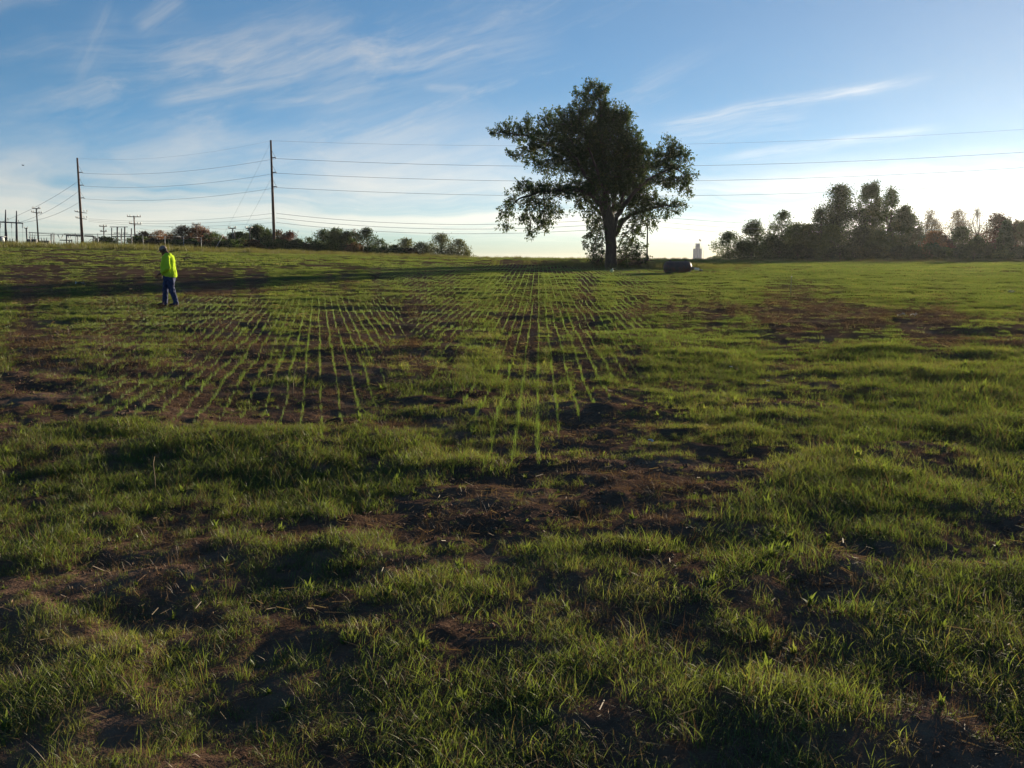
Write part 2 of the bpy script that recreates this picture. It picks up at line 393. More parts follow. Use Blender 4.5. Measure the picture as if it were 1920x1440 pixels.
# ------------------------------------------------------------------ grass (instanced stuff)
def blades(n, rad, h0, h1, w, lean, curl, seg=3, line=None, seed=0, flat=0.0):
    r = np.random.default_rng(seed)
    if line: bx = r.uniform(-line, line, n); by = r.normal(0, rad, n)
    else:
        a = r.uniform(0, 2 * math.pi, n); q = np.sqrt(r.uniform(0, 1, n)) * rad; bx, by = q * np.cos(a), q * np.sin(a)
    az = r.uniform(0, 2 * math.pi, n); h = r.uniform(h0, h1, n) * (1 - 0.25 * (np.hypot(bx, by) / (rad + 1e-6)).clip(0, 1) * (0 if line else 1))
    ln = np.abs(r.normal(lean, lean * 0.5, n)); cu = r.uniform(0.3, 1.0, n) * curl
    fz = az + math.pi / 2 + r.normal(0, 0.7, n); wx, wy = np.cos(fz), np.sin(fz)
    V = []; t = np.linspace(0, 1, seg + 1)
    ww = w * r.uniform(0.6, 1.3, n)
    cx = np.zeros(n); cz = np.zeros(n); ang = ln.copy(); pts = [(cx.copy(), cz.copy())]
    for k in range(seg):
        s = h / seg; cx = cx + np.sin(ang) * s; cz = cz + np.cos(ang) * s; pts.append((cx.copy(), cz.copy())); ang = ang + cu * (0.6 + 0.8 * k / seg)
    for k in range(seg + 1):
        X = bx + pts[k][0] * np.cos(az); Yy = by + pts[k][0] * np.sin(az); Z = np.maximum(pts[k][1], 0.006) - (0.02 if k == 0 else 0)
        tw = ww * (1 - (k / seg) ** 1.6) / 2 if k else ww * 0.35
        if k == seg: V.append(np.stack([X, Yy, Z], -1)[:, None])
        else: V.append(np.stack([np.stack([X - wx * tw, Yy - wy * tw, Z], -1), np.stack([X + wx * tw, Yy + wy * tw, Z], -1)], 1))
    V = np.concatenate(V, 1); nv = V.shape[1]; o = np.arange(n)[:, None] * nv
    Q = [np.stack([o[:, 0] + 2 * k, o[:, 0] + 2 * k + 1, o[:, 0] + 2 * k + 3, o[:, 0] + 2 * k + 2], -1) for k in range(seg - 1)]
    k = seg - 1; T = np.stack([o[:, 0] + 2 * k, o[:, 0] + 2 * k + 1, o[:, 0] + 2 * k + 2], -1)
    return V.reshape(-1, 3), np.concatenate(Q), T
def proto_coll(name, protos):
    c = bpy.data.collections.new(name)
    for o in protos: c.objects.link(o)
    return c
def proto(name, parts, mats):
    """parts: list of (V,Q,T,material index)"""
    Vs, Qs, Ts, mq, mt = [], [], [], [], []; n = 0
    for V, Q, T, mi in parts:
        Vs.append(V)
        if len(Q): Qs.append(Q + n); mq += [mi] * len(Q)
        if len(T): Ts.append(T + n); mt += [mi] * len(T)
        n += len(V)
    Fs = ([np.concatenate(Qs)] if Qs else []) + ([np.concatenate(Ts)] if Ts else [])
    return mesh_np(name, np.concatenate(Vs), Fs, None, mats=mats, midx=mq + mt, link=False, smooth=True)
def scatter(name, P, rot, scl, idx, tint, coll, **k):
    me = bpy.data.meshes.new(name); me.vertices.add(len(P)); me.vertices.foreach_set('co', np.asarray(P, np.float32).ravel())
    a = me.attributes.new('rot', 'FLOAT_VECTOR', 'POINT'); a.data.foreach_set('vector', np.asarray(rot, np.float32).ravel())
    a = me.attributes.new('scl', 'FLOAT_VECTOR', 'POINT'); a.data.foreach_set('vector', np.asarray(scl, np.float32).ravel())
    a = me.attributes.new('idx', 'INT', 'POINT'); a.data.foreach_set('value', np.asarray(idx, np.int32))
    a = me.attributes.new('tint', 'FLOAT', 'POINT'); a.data.foreach_set('value', np.asarray(tint, np.float32))
    o = bpy.data.objects.new(name, me); COL.objects.link(o)
    g = bpy.data.node_groups.new(name + '_nodes', 'GeometryNodeTree')
    g.interface.new_socket('Geometry', in_out='INPUT', socket_type='NodeSocketGeometry')
    g.interface.new_socket('Geometry', in_out='OUTPUT', socket_type='NodeSocketGeometry')
    t = NT(g); gi = t.new('NodeGroupInput'); go = t.new('NodeGroupOutput')
    ci = t.new('GeometryNodeCollectionInfo'); ci.inputs['Collection'].default_value = coll
    ci.inputs['Separate Children'].default_value = True; ci.inputs['Reset Children'].default_value = True
    ip = t.new('GeometryNodeInstanceOnPoints'); ip.inputs['Pick Instance'].default_value = True
    def na(nm, ty): n = t.new('GeometryNodeInputNamedAttribute', data_type=ty); n.inputs[0].default_value = nm; return n.outputs[0]
    e = t.new('FunctionNodeEulerToRotation'); t.l.new(na('rot', 'FLOAT_VECTOR'), e.inputs[0])
    t.l.new(gi.outputs[0], ip.inputs['Points']); t.l.new(ci.outputs[0], ip.inputs['Instance'])
    t.l.new(na('idx', 'INT'), ip.inputs['Instance Index']); t.l.new(e.outputs[0], ip.inputs['Rotation'])
    t.l.new(na('scl', 'FLOAT_VECTOR'), ip.inputs['Scale']); t.l.new(ip.outputs[0], go.inputs[0])
    md = o.modifiers.new('scatter', 'NODES'); md.node_group = g
    tag(o, kind='stuff', **k); return o

G1 = leafmat('grass_blade', (0.086, 0.122, 0.028), (0.148, 0.188, 0.044), (0.28, 0.25, 0.088), trans=0.55, inst=True)
G2 = leafmat('dry_blade', (0.15, 0.085, 0.045), (0.23, 0.15, 0.08), (0.32, 0.24, 0.14), trans=0.3, inst=True)
G3 = leafmat('seedling_blade', (0.10, 0.16, 0.035), (0.14, 0.20, 0.05), (0.20, 0.24, 0.075), trans=0.5, inst=True)
def build_grass():
    # prototypes, sorted by name: a = near, b = middle, c = far
    pr = []
    for k in range(5):   # 0-4 lush near tufts
        V, Q, T = blades(56, 0.13, 0.035, 0.14, 0.0036, 0.62, 0.55, 4, seed=k); d = blades(9, 0.12, 0.04, 0.13, 0.0026, 0.8, 0.3, 3, seed=50 + k)
        d2 = blades(5, 0.13, 0.05, 0.16, 0.0032, 0.5, 0.9, 4, seed=150 + k)
        pr.append(proto('a%d' % k, [(V, Q, T, 0), (*d, 1), (*d2, 1)], [G1, G2]))
    for k in range(3):   # 5-7 splayed low crabgrass
        V, Q, T = blades(24, 0.07, 0.035, 0.10, 0.0045, 0.95, 0.35, 3, seed=10 + k); d = blades(22, 0.09, 0.05, 0.12, 0.0028, 1.2, 0.15, 3, seed=60 + k)
        pr.append(proto('b%d' % k, [(V, Q, T, 0), (*d, 1)], [G1, G2]))
    for k in range(3):   # 8-10 tall seedy tufts
        V, Q, T = blades(16, 0.07, 0.08, 0.21, 0.004, 0.4, 0.45, 4, seed=20 + k); d = blades(9, 0.06, 0.10, 0.24, 0.0022, 0.5, 0.15, 4, seed=70 + k)
        pr.append(proto('c%d' % k, [(V, Q, T, 0), (*d, 1)], [G1, G2]))
    for k in range(4):   # 11-14 middle distance
        V, Q, T = blades(56, 0.19, 0.05, 0.15, 0.008, 0.6, 0.5, 3, seed=30 + k); d = blades(6, 0.17, 0.06, 0.16, 0.006, 0.6, 0.3, 3, seed=80 + k)
        pr.append(proto('d%d' % k, [(V, Q, T, 0), (*d, 1)], [G1, G2]))
    for k in range(4):   # 15-18 far
        V, Q, T = blades(60, 0.5, 0.05, 0.15, 0.028, 0.5, 0.35, 2, seed=40 + k); d = blades(8, 0.5, 0.05, 0.15, 0.018, 0.6, 0.3, 2, seed=90 + k)
        pr.append(proto('e%d' % k, [(V, Q, T, 0), (*d, 1)], [G1, G2]))
    for k in range(3):   # 19-21 broad leaved weeds
        V, Q, T = blades(11, 0.018, 0.05, 0.11, 0.019, 1.05, 0.25, 4, seed=95 + k); V2, Q2, T2 = blades(6, 0.012, 0.04, 0.08, 0.013, 0.5, 0.5, 4, seed=98 + k)
        pr.append(proto('f%d' % k, [(V, Q, T, 0), (V2, Q2, T2, 0)], [G1]))
    coll = proto_coll('grass_prototypes', pr)
    Ps, Rs, Ss, Is, Ts = [], [], [], [], []
    def zone(y0, y1, per_m2, lo, hi, sc, umax=0.66, pad=1.2, power=1.0):
        wmax = umax * y1 + pad; n = int((y1 - y0) * 2 * wmax * per_m2)
        x = rng.uniform(-wmax, wmax, n); y = rng.uniform(y0, y1, n)
        k = np.abs(x) < umax * y + pad; x, y = x[k], y[k]
        D = dens(x, y); k = rng.uniform(0, 1, len(x)) < 0.13 + 0.87 * sstep(0.22, 0.72, D) ** power; x, y, D = x[k], y[k], D[k]
        n = len(x); z = H(x, y)
        hn = fbm(x * 0.8 / sc, y * 0.8 / sc, 77, 3)
        s = (0.36 + 0.52 * D + 0.42 * hn) * rng.uniform(0.65, 1.3, n)
        s = np.clip(s, 0.3, 1.45) * sc
        if isinstance(lo, tuple):
            kind = np.where(D + hn * 0.4 + rng.normal(0, 0.12, n) > 0.62, 0, 1)
            idx = np.where(kind == 0, rng.integers(0, 5, n), rng.integers(5, 8, n))
            tall = (rng.uniform(0, 1, n) < 0.10 + 0.18 * np.clip(hn, 0, 1)) ; idx = np.where(tall, rng.integers(8, 11, n), idx); idx = np.where(rng.uniform(0, 1, n) < 0.05 + 0.07 * (fbm(x, y, 123, 2) > .2), rng.integers(19, 22, n), idx)
        else: idx = rng.integers(lo, hi, n)
        Ps.append(np.stack([x, y, z], -1)); Rs.append(np.stack([rng.normal(0, .08, n), rng.normal(0, .08, n), rng.uniform(0, 6.283, n)], -1))
        Ss.append(np.stack([s, s, s * rng.uniform(0.8, 1.15, n)], -1)); Is.append(idx)
        Ts.append(np.clip(0.42 + 0.5 * fbm(x / 1.7 / sc, y / 1.7 / sc, 99, 3) + rng.normal(0, .13, n) - 0.15 * (D - 0.5), 0, 1))
    zone(0.8, 9.0, 230, (0,), None, 1.0)
    zone(9.0, 16.0, 95, (0,), None, 1.15)
    zone(14.0, 34.0, 26, 11, 15, 1.0)
    zone(34.0, 62.0, 8, 15, 19, 0.75, umax=0.62)
    zone(62.0, 135.0, 2.2, 15, 19, 1.25, umax=0.6, power=0.6)
    print('grass instances', sum(map(len, Ps)))
    scatter('grass', np.concatenate(Ps), np.concatenate(Rs), np.concatenate(Ss), np.concatenate(Is), np.concatenate(Ts), coll,
            label='patchy green grass growing in tufts over the whole field', cat='grass')
build_grass()

def build_seedlings():
    pr = []
    for k in range(5):
        V, Q, T = blades(12, 0.007, 0.035, 0.095, 0.0032, 0.20, 0.25, 3, line=0.07, seed=200 + k); pr.append(proto('s%d' % k, [(V, Q, T, 0)], [G3]))
    for k in range(4):
        V, Q, T = blades(26, 0.009, 0.04, 0.10, 0.0055, 0.14, 0.25, 2, line=0.22, seed=220 + k); pr.append(proto('t%d' % k, [(V, Q, T, 0)], [G3]))
    coll = proto_coll('seedling_prototypes', pr)
    P, Rt, S, I, Tn = [], [], [], [], []
    def rows(az, y0, y1, inside, sp=0.2, step=0.11, lo=0, hi=5):
        d = np.array([math.sin(az), math.cos(az)]); nrm = np.array([d[1], -d[0]])
        q = np.arange(-60, 60, sp); s = np.arange(y0 - 25, y1 + 25, step)
        Qm, Sm = np.meshgrid(q, s, indexing='ij'); n = Qm.size
        qq = Qm.ravel() + 0.022 * fbm(Sm.ravel() / 2.2, Qm.ravel() * 5, 301, 3) + rng.normal(0, .005, n); ss = Sm.ravel() + rng.uniform(-step / 2, step / 2, n)
        x = d[0] * ss + nrm[0] * qq; y = d[1] * ss + nrm[1] * qq
        k = (y > y0) & (y < y1) & (np.abs(x) < 0.62 * y + 1); x, y, qq = x[k], y[k], qq[k]
        z = H(x, y); px, row = project(x, y, z)
        m = inside(px, row, x, y)
        str_ = m + 0.45 * fbm(x / 1.3, y / 1.6, 311, 4) + 0.26 * vnoise(qq * 5.0 + 0.5, y / 1.6, 321) + 0.3 * fbm(x / .35, y / .4, 325, 2)
        k = (str_ > 0.5) & (rng.uniform(0, 1, len(x)) < 0.9); x, y, z, g = x[k], y[k], z[k], str_[k]; n = len(x)
        sc = np.clip(0.5 + 0.7 * (g - 0.5), 0.42, 1.1) * rng.uniform(0.8, 1.2, n)
        P.append(np.stack([x, y, z], -1)); Rt.append(np.stack([np.zeros(n), np.zeros(n), np.full(n, math.pi / 2 - az) + rng.integers(0, 2, n) * math.pi], -1))
        S.append(np.stack([np.ones(n), sc, sc * 1.1], -1)); I.append(rng.integers(lo, hi, n)); Tn.append(np.clip(0.5 + 0.3 * fbm(x, y, 331, 2) + rng.normal(0, .1, n), 0, 1))
    def inA(px, row, x, y):
        a = sstep(-80, 330, px) * (1 - sstep(690, 790, px + (row - 650) * 0.25)); b = sstep(548, 566, row) * (1 - sstep(740, 930, row)); return 0.84 * a * b
    def inB(px, row, x, y):
        l = np.interp(row, [500, 700, 760, 860], [760, 770, 850, 860]); h = np.interp(row, [500, 620, 760, 800, 860, 900], [1200, 1240, 1140, 1080, 1030, 1010]); a = sstep(l - 20, l + 40, px) * (1 - sstep(h - 60, h + 50, px)); b = sstep(498, 510, row) * (1 - sstep(860, 930, row)); return np.where((row > 690) & (px > 872) & (px < 1030), 1.0, 0.80) * a * b
    def inC(px, row, x, y):
        a = sstep(620, 760, px) * (1 - sstep(1190, 1330, px)); b = sstep(491, 499, row) * (1 - sstep(570, 585, row)); return 1.0 * a * b
    rows(R(-11.8), 6, 20, inA); rows(R(-11.8), 20, 36, inA, step=0.33, lo=5, hi=9)
    rows(R(1.65), 4.5, 20, inB); rows(R(1.65), 20, 32, inB, step=0.3, lo=5, hi=9)
    rows(R(1.65), 32, 78, inC, sp=0.3, step=0.4, lo=5, hi=9)
    print('seedling instances', sum(map(len, P)))
    scatter('crop_seedlings', np.concatenate(P), np.concatenate(Rt), np.concatenate(S), np.concatenate(I), np.concatenate(Tn), coll,
            label='thin straight drilled rows of bright green crop seedlings in bare soil', cat='seedlings')
build_seedlings()

def build_straw():
    pr = []
    for k in range(5):
        r = np.random.default_rng(400 + k); mb = MB()
        for i in range(10):
            a = r.uniform(0, 6.28); L = r.uniform(0.010, 0.045); c = np.array([*r.normal(0, 0.07, 2), r.uniform(0.004, 0.02)])
            d = np.array([math.cos(a), math.sin(a), r.normal(0, 0.22)]) * L; w = np.array([-math.sin(a), math.cos(a), r.normal(0, .5)]) * r.uniform(0.0006, 0.0015)
            mb.add([c - d - w, c - d + w, c + d + w, c + d - w], [[0, 1, 2, 3]])
        V = np.vstack(mb.v); pr.append(proto('w%d' % k, [(V, np.vstack(mb.q), [], 0)], [G2]))
    G4 = leafmat('dead_grass', (0.075, 0.040, 0.026), (0.13, 0.075, 0.045), (0.24, 0.165, 0.10), trans=0.3, inst=True)
    for k in range(5):
        V, Q, T = blades(34, 0.10, 0.03, 0.10, 0.0024, 1.15, 0.25, 3, seed=450 + k); pr.append(proto('x%d' % k, [(V, Q, T, 0)], [G4]))
    coll = proto_coll('straw_prototypes', pr)
    xs, ys = [], []
    for y0, y1, d in ((0.8, 9, 80), (9, 18, 34), (18, 36, 9)):
        w = 0.64 * y1 + 1; n = int((y1 - y0) * 2 * w * d); x = rng.uniform(-w, w, n); y = rng.uniform(y0, y1, n)
        k = np.abs(x) < 0.64 * y + 1; x, y = x[k], y[k]
        D = dens(x, y); k = rng.uniform(0, 1, len(x)) < (1 - D) * (0.55 + 0.9 * fbm(x / 1.3, y / 1.3, 500, 3)).clip(0.08, 1); xs.append(x[k]); ys.append(y[k])
    x = np.concatenate(xs); y = np.concatenate(ys); n1 = len(x)
    for y0, y1, d in ((0.8, 9, 95), (9, 18, 36), (18, 45, 10)):   # flattened dead grass
        w = 0.64 * y1 + 1; m = int((y1 - y0) * 2 * w * d); xa = rng.uniform(-w, w, m); ya = rng.uniform(y0, y1, m); k = np.abs(xa) < 0.64 * ya + 1; xa, ya = xa[k], ya[k]
        k = rng.uniform(0, 1, len(xa)) < (1.15 - dens(xa, ya)) * (0.35 + 1.3 * fbm(xa / .9, ya / .9, 510, 3)).clip(0.04, 1); x = np.append(x, xa[k]); y = np.append(y, ya[k])
    n = len(x); s = np.clip(y / 9, 1.0, 2.6) * rng.uniform(0.6, 1.3, n); ix = rng.integers(0, 5, n); ix[n1:] += 5
    scatter('dry_straw', np.stack([x, y, H(x, y)], -1), np.stack([rng.normal(0, .15, n), rng.normal(0, .15, n), rng.uniform(0, 6.28, n)], -1),
            np.stack([s, s, s], -1), ix, rng.uniform(0, 1, n), coll, label='bleached straw bits and flattened dead grass strewn over the bare soil', cat='straw')
    print('straw', n)
build_straw()

def build_clods():
    ms = simple('soil_crumb', (0.20, 0.122, 0.084), (0.10, 0.06, 0.042), 0.95, 30, spec=0.05)
    pr = []
    for k in range(5):
        r = np.random.default_rng(700 + k); Vs, Qs = [], []; n = 0
        for i in range(9):
            sz = r.uniform(.005, .020) * r.uniform(.5, 1.2); c = np.array([*r.normal(0, .07, 2), sz * .35]); A = np.linspace(0.15, math.pi - .15, 4); th = np.arange(6) * math.pi / 3
            v = np.array([[math.sin(a) * math.cos(t), math.sin(a) * math.sin(t), math.cos(a)] for a in A for t in th]) * (1 + r.normal(0, .22, (24, 1))) * sz * [1.2, .9, .8] + c
            q = [[a * 6 + j, a * 6 + (j + 1) % 6, (a + 1) * 6 + (j + 1) % 6, (a + 1) * 6 + j] for a in range(3) for j in range(6)] + [[0, 1, 2, 3], [0, 3, 4, 5], [18, 19, 20, 21], [18, 21, 22, 23]]
            Vs.append(v); Qs.append(np.array(q) + n); n += 24
        pr.append(mesh_np('y%d' % k, np.vstack(Vs), np.vstack(Qs), ms, link=False))
    coll = proto_coll('crumb_prototypes', pr); xs, ys = [], []
    for y0, y1, d in ((0.8, 9, 120), (9, 16, 45)):
        w = 0.64 * y1 + 1; n = int((y1 - y0) * 2 * w * d); x = rng.uniform(-w, w, n); y = rng.uniform(y0, y1, n); k = np.abs(x) < 0.64 * y + 1; x, y = x[k], y[k]
        k = rng.uniform(0, 1, len(x)) < (1 - sstep(.2, .65, dens(x, y))) * (0.6 + fbm(x / .7, y / .7, 720, 3)).clip(.05, 1); xs.append(x[k]); ys.append(y[k])
    x = np.concatenate(xs); y = np.concatenate(ys); n = len(x); s = (0.28 + 0.5 * rng.uniform(0, 1, n) ** 4) * np.clip(y / 10, 1, 1.5)
    scatter('soil_crumbs', np.stack([x, y, H(x, y)], -1), np.stack([rng.normal(0, .1, n), rng.normal(0, .1, n), rng.uniform(0, 6.28, n)], -1), np.stack([s, s, s], -1), rng.integers(0, 5, n), rng.uniform(0, 1, n), coll,
            label='loose crumbs and clods of reddish soil on the bare ground', cat='soil crumbs')
    print('clods', n)
build_clods()

def build_far_weeds():
    Gw = leafmat('weed_blade', (0.10, 0.075, 0.03), (0.13, 0.13, 0.04), (0.16, 0.17, 0.05), trans=0.45, inst=True)
    pr = []
    for k in range(5):
        V, Q, T = blades(46, 0.5, 0.25, 0.95, 0.03, 0.22, 0.2, 3, seed=600 + k); pr.append(proto('f%d' % k, [(V, Q, T, 0)], [Gw]))
    coll = proto_coll('weed_prototypes', pr)
    n = 9000; x = rng.uniform(-100, 100, n); y = rng.uniform(112, 158, n)
    u = x / y; lim = np.interp(u, [-.6, -.3, -.1, 0.0, .1, .2, .6], [1.0, .9, .55, .5, .6, .5, .6])
    k = (np.abs(u) < 0.6) & (rng.uniform(0, 1, n) < lim * (0.7 + 1.2 * fbm(x / 7, y / 7, 610, 3)).clip(0.1, 1)); x, y, u = x[k], y[k], u[k]
    s = np.interp(u, [-.6, -.35, -.2, 0, .2, .6], [1.25, 1.2, .8, .45, .55, .8]) * (1 + 0.5 * fbm(x / 4, y / 4, 620, 2)) * rng.uniform(0.6, 1.2, len(x))
    # rough weeds under the lone tree
    m = 420; xa = rng.normal(10.5, 4.0, m); ya = rng.normal(79.0, 1.7, m); x = np.append(x, xa); y = np.append(y, ya); s = np.append(s, rng.uniform(0.35, 0.95, m))
    n = len(x)
    scatter('tall_weeds', np.stack([x, y, H(x, y) - 0.03], -1), np.stack([rng.normal(0, .08, n), rng.normal(0, .08, n), rng.uniform(0, 6.28, n)], -1),
            np.stack([s, s, s], -1), rng.integers(0, 5, n), np.clip(0.5 + .4 * fbm(x / 9, y / 9, 630, 3) + rng.normal(0, .15, n), 0, 1), coll,
            label='tall tan and olive weeds along the crest of the field', cat='weeds')
build_far_weeds()

def gr(px, row):
    """ground point seen at a pixel"""
    lo, Y = 1.5, 1.5
    while Y < 300:
        p = at(px, row, Y)
        if p[2] <= float(H(p[0], p[1])): break
        Y *= 1.01
    p[2] = float(H(p[0], p[1])); return p

# ------------------------------------------------------------------ trees
def leaves(P, N, size, r, aspect=0.55, droop=0.0):
    """leaf quads at points P; N = preferred long axis (n,3)"""
    n = len(P); a = N + r.normal(0, 0.55, (n, 3)); a[:, 2] -= droop; a /= np.linalg.norm(a, axis=1)[:, None] + 1e-9
    b = r.normal(0, 1, (n, 3)); b -= (b * a).sum(1)[:, None] * a; b /= np.linalg.norm(b, axis=1)[:, None] + 1e-9
    s = (size * r.uniform(0.65, 1.3, n))[:, None]
    w = s * aspect * 0.5; c = np.cross(a, b) * s * 0.10
    V = np.stack([P, P + a * s * 0.45 + b * w + c, P + a * s, P + a * s * 0.5 - b * w + c], 1).reshape(-1, 3)
    Q = np.arange(n * 4).reshape(n, 4); return V, Q
LEAF = {
    'dark': leafmat('leaf_dark_green', (0.022, 0.040, 0.012), (0.042, 0.068, 0.016), (0.085, 0.105, 0.026), 0.42),
    'green': leafmat('leaf_green', (0.035, 0.062, 0.015), (0.062, 0.098, 0.022), (0.11, 0.135, 0.032), 0.48),
    'olive': leafmat('leaf_olive', (0.07, 0.08, 0.03), (0.11, 0.12, 0.045), (0.15, 0.15, 0.07), 0.4),
    'rust': leafmat('leaf_rust', (0.04, 0.034, 0.016), (0.08, 0.052, 0.024), (0.13, 0.07, 0.03), 0.4, tcol=(1, .8, .5)),
    'orange': leafmat('leaf_orange', (0.09, 0.065, 0.025), (0.20, 0.095, 0.03), (0.26, 0.13, 0.04), 0.45, tcol=(1, .8, .5)),
    'pink': leafmat('leaf_russet', (0.05, 0.036, 0.024), (0.12, 0.06, 0.04), (0.19, 0.09, 0.055), 0.4, tcol=(1, .75, .6)),
    'tan': leafmat('leaf_tan', (0.09, 0.075, 0.045), (0.15, 0.12, 0.06), (0.19, 0.15, 0.08), 0.45, tcol=(1, .85, .55)),
    'hero': leafmat('leaf_lone_tree', (0.026, 0.046, 0.012), (0.048, 0.078, 0.017), (0.13, 0.145, 0.032), 0.45),
}
def tree(name, label, cat, group, px, Y, top, hw, kind='green', dens_=1.0, stem=0.30, open_=0.0, shape='round', low=0.0, leaf=0.27, seed=None, twigs=0):
    r = np.random.default_rng(int(px * 13 + top) if seed is None else seed)
    b = gp(px, Y); b[2] -= 0.15; zt = at(px, top, Y)[2]; h = zt - b[2]; rad = hw / F * Y * (1.7 if px > 1300 else 1.7)
    root = empty(name, b, label=label, cat=cat, group=group)
    mb = MB(); z0 = h * stem
    tr = max(0.07, h * 0.014)
    lean = r.normal(0, 0.04 * h, 2)
    mb.tube([[0, 0, 0], [lean[0] * .3, lean[1] * .3, h * 0.3], [lean[0], lean[1], h * 0.62], [lean[0] * 1.3, lean[1] * 1.3, h * 0.9]], [tr, tr * .8, tr * .5, tr * .15], 6)
    nc = int((38 + 7 * h / rad + rad * h * 0.8) * (1 - 0.45 * open_)); C = []
    for i in range(nc):
        t = r.uniform(0, 1)
        if shape == 'cone': rr = 1 - t * 0.92; zz = h * (low + (1 - low) * t)
        elif shape == 'tall': rr = math.sin(math.pi * (0.12 + 0.80 * t)) ** 0.7; zz = h * (0.1 + 0.9 * t)
        elif shape == 'bush': rr = math.sqrt(max(0, 1 - t * t)); zz = h * t * 0.95
        else: rr = math.sqrt(max(0.04, 1 - (1.9 * t - 0.75) ** 2 * 0.75)) * r.uniform(.8, 1.1); zz = h * (stem * 0.55 + (1 - stem * 0.55) * t)
        rr *= 1 - 0.65 * t ** 4
        a = r.uniform(0, 6.283); q = math.sqrt(r.uniform(0.05, 1)) * rr * rad * r.uniform(0.75, 1.08)
        C.append([q * math.cos(a) + lean[0] * t, q * math.sin(a) * 0.9, zz * r.uniform(0.90, 0.985)])
    C = np.array(C)
    for c in C[:min(nc, 26 + twigs)]:
        s = np.array([lean[0] * .6, lean[1] * .6, h * (0.18 + 0.5 * r.uniform(0.1, 0.6) * c[2] / h)])
        s[2] = min(s[2], c[2] * 0.8); m = (s + c) / 2 + r.normal(0, 0.06 * h, 3) * [1, 1, .4]
        mb.tube([s, m, c], [tr * .42, tr * .25, tr * .07], 4, cap=False)
        if twigs:
            for _ in range(5):
                d = r.normal(0, .5, 3) + [0, 0, 0.8]; d = d / np.linalg.norm(d) * r.uniform(.5, 1.6)
                mb.tube([c - (c - m) * r.uniform(0, .5), c + d * .5 + r.normal(0, .1, 3), c + d], [tr * .12, tr * .07, tr * .03], 3, cap=False)
    mb.build('trunk', M['bark'], root, smooth=True)
    pr = rad * (0.33 - 0.10 * open_) * r.uniform(0.45, 1.2, nc); pr = np.clip(pr, 0.3, 1.8)
    tot = dens_ * 2.9 * 2 * rad * h / (leaf * leaf * 0.45) * (1 - 0.45 * open_)
    nl = (pr ** 2 / (pr ** 2).sum() * tot).astype(int) + 4
    idx = np.repeat(np.arange(nc), nl); n = len(idx)
    d = r.normal(0, 1, (n, 3)); d /= np.linalg.norm(d, axis=1)[:, None]; q = r.uniform(0.1, 1, n) ** 0.6 * (1 + 1.0 * (r.uniform(0, 1, n) ** 4))
    P = C[idx] + d * (pr[idx] * q)[:, None] * [1, 1, 0.8]
    P[:, 2] = np.maximum(P[:, 2], 0.1)
    k = P[:, 2] < h * 1.03 - r.uniform(0, .12, n) * h * (q > .5); P, d, idx = P[k], d[k], idx[k]
    V, Q = leaves(P, d * .5 + [0, 0, .35], leaf, r, 0.7)
    ct_ = r.uniform(0, 1, nc)
    tint = np.clip(ct_[idx] * 0.75 + r.uniform(-.1, .35, len(P)), 0, 1)
    mesh_np('crown', V, Q, LEAF[kind], root, attrs={'tint': np.repeat(tint, 4)})
    return root

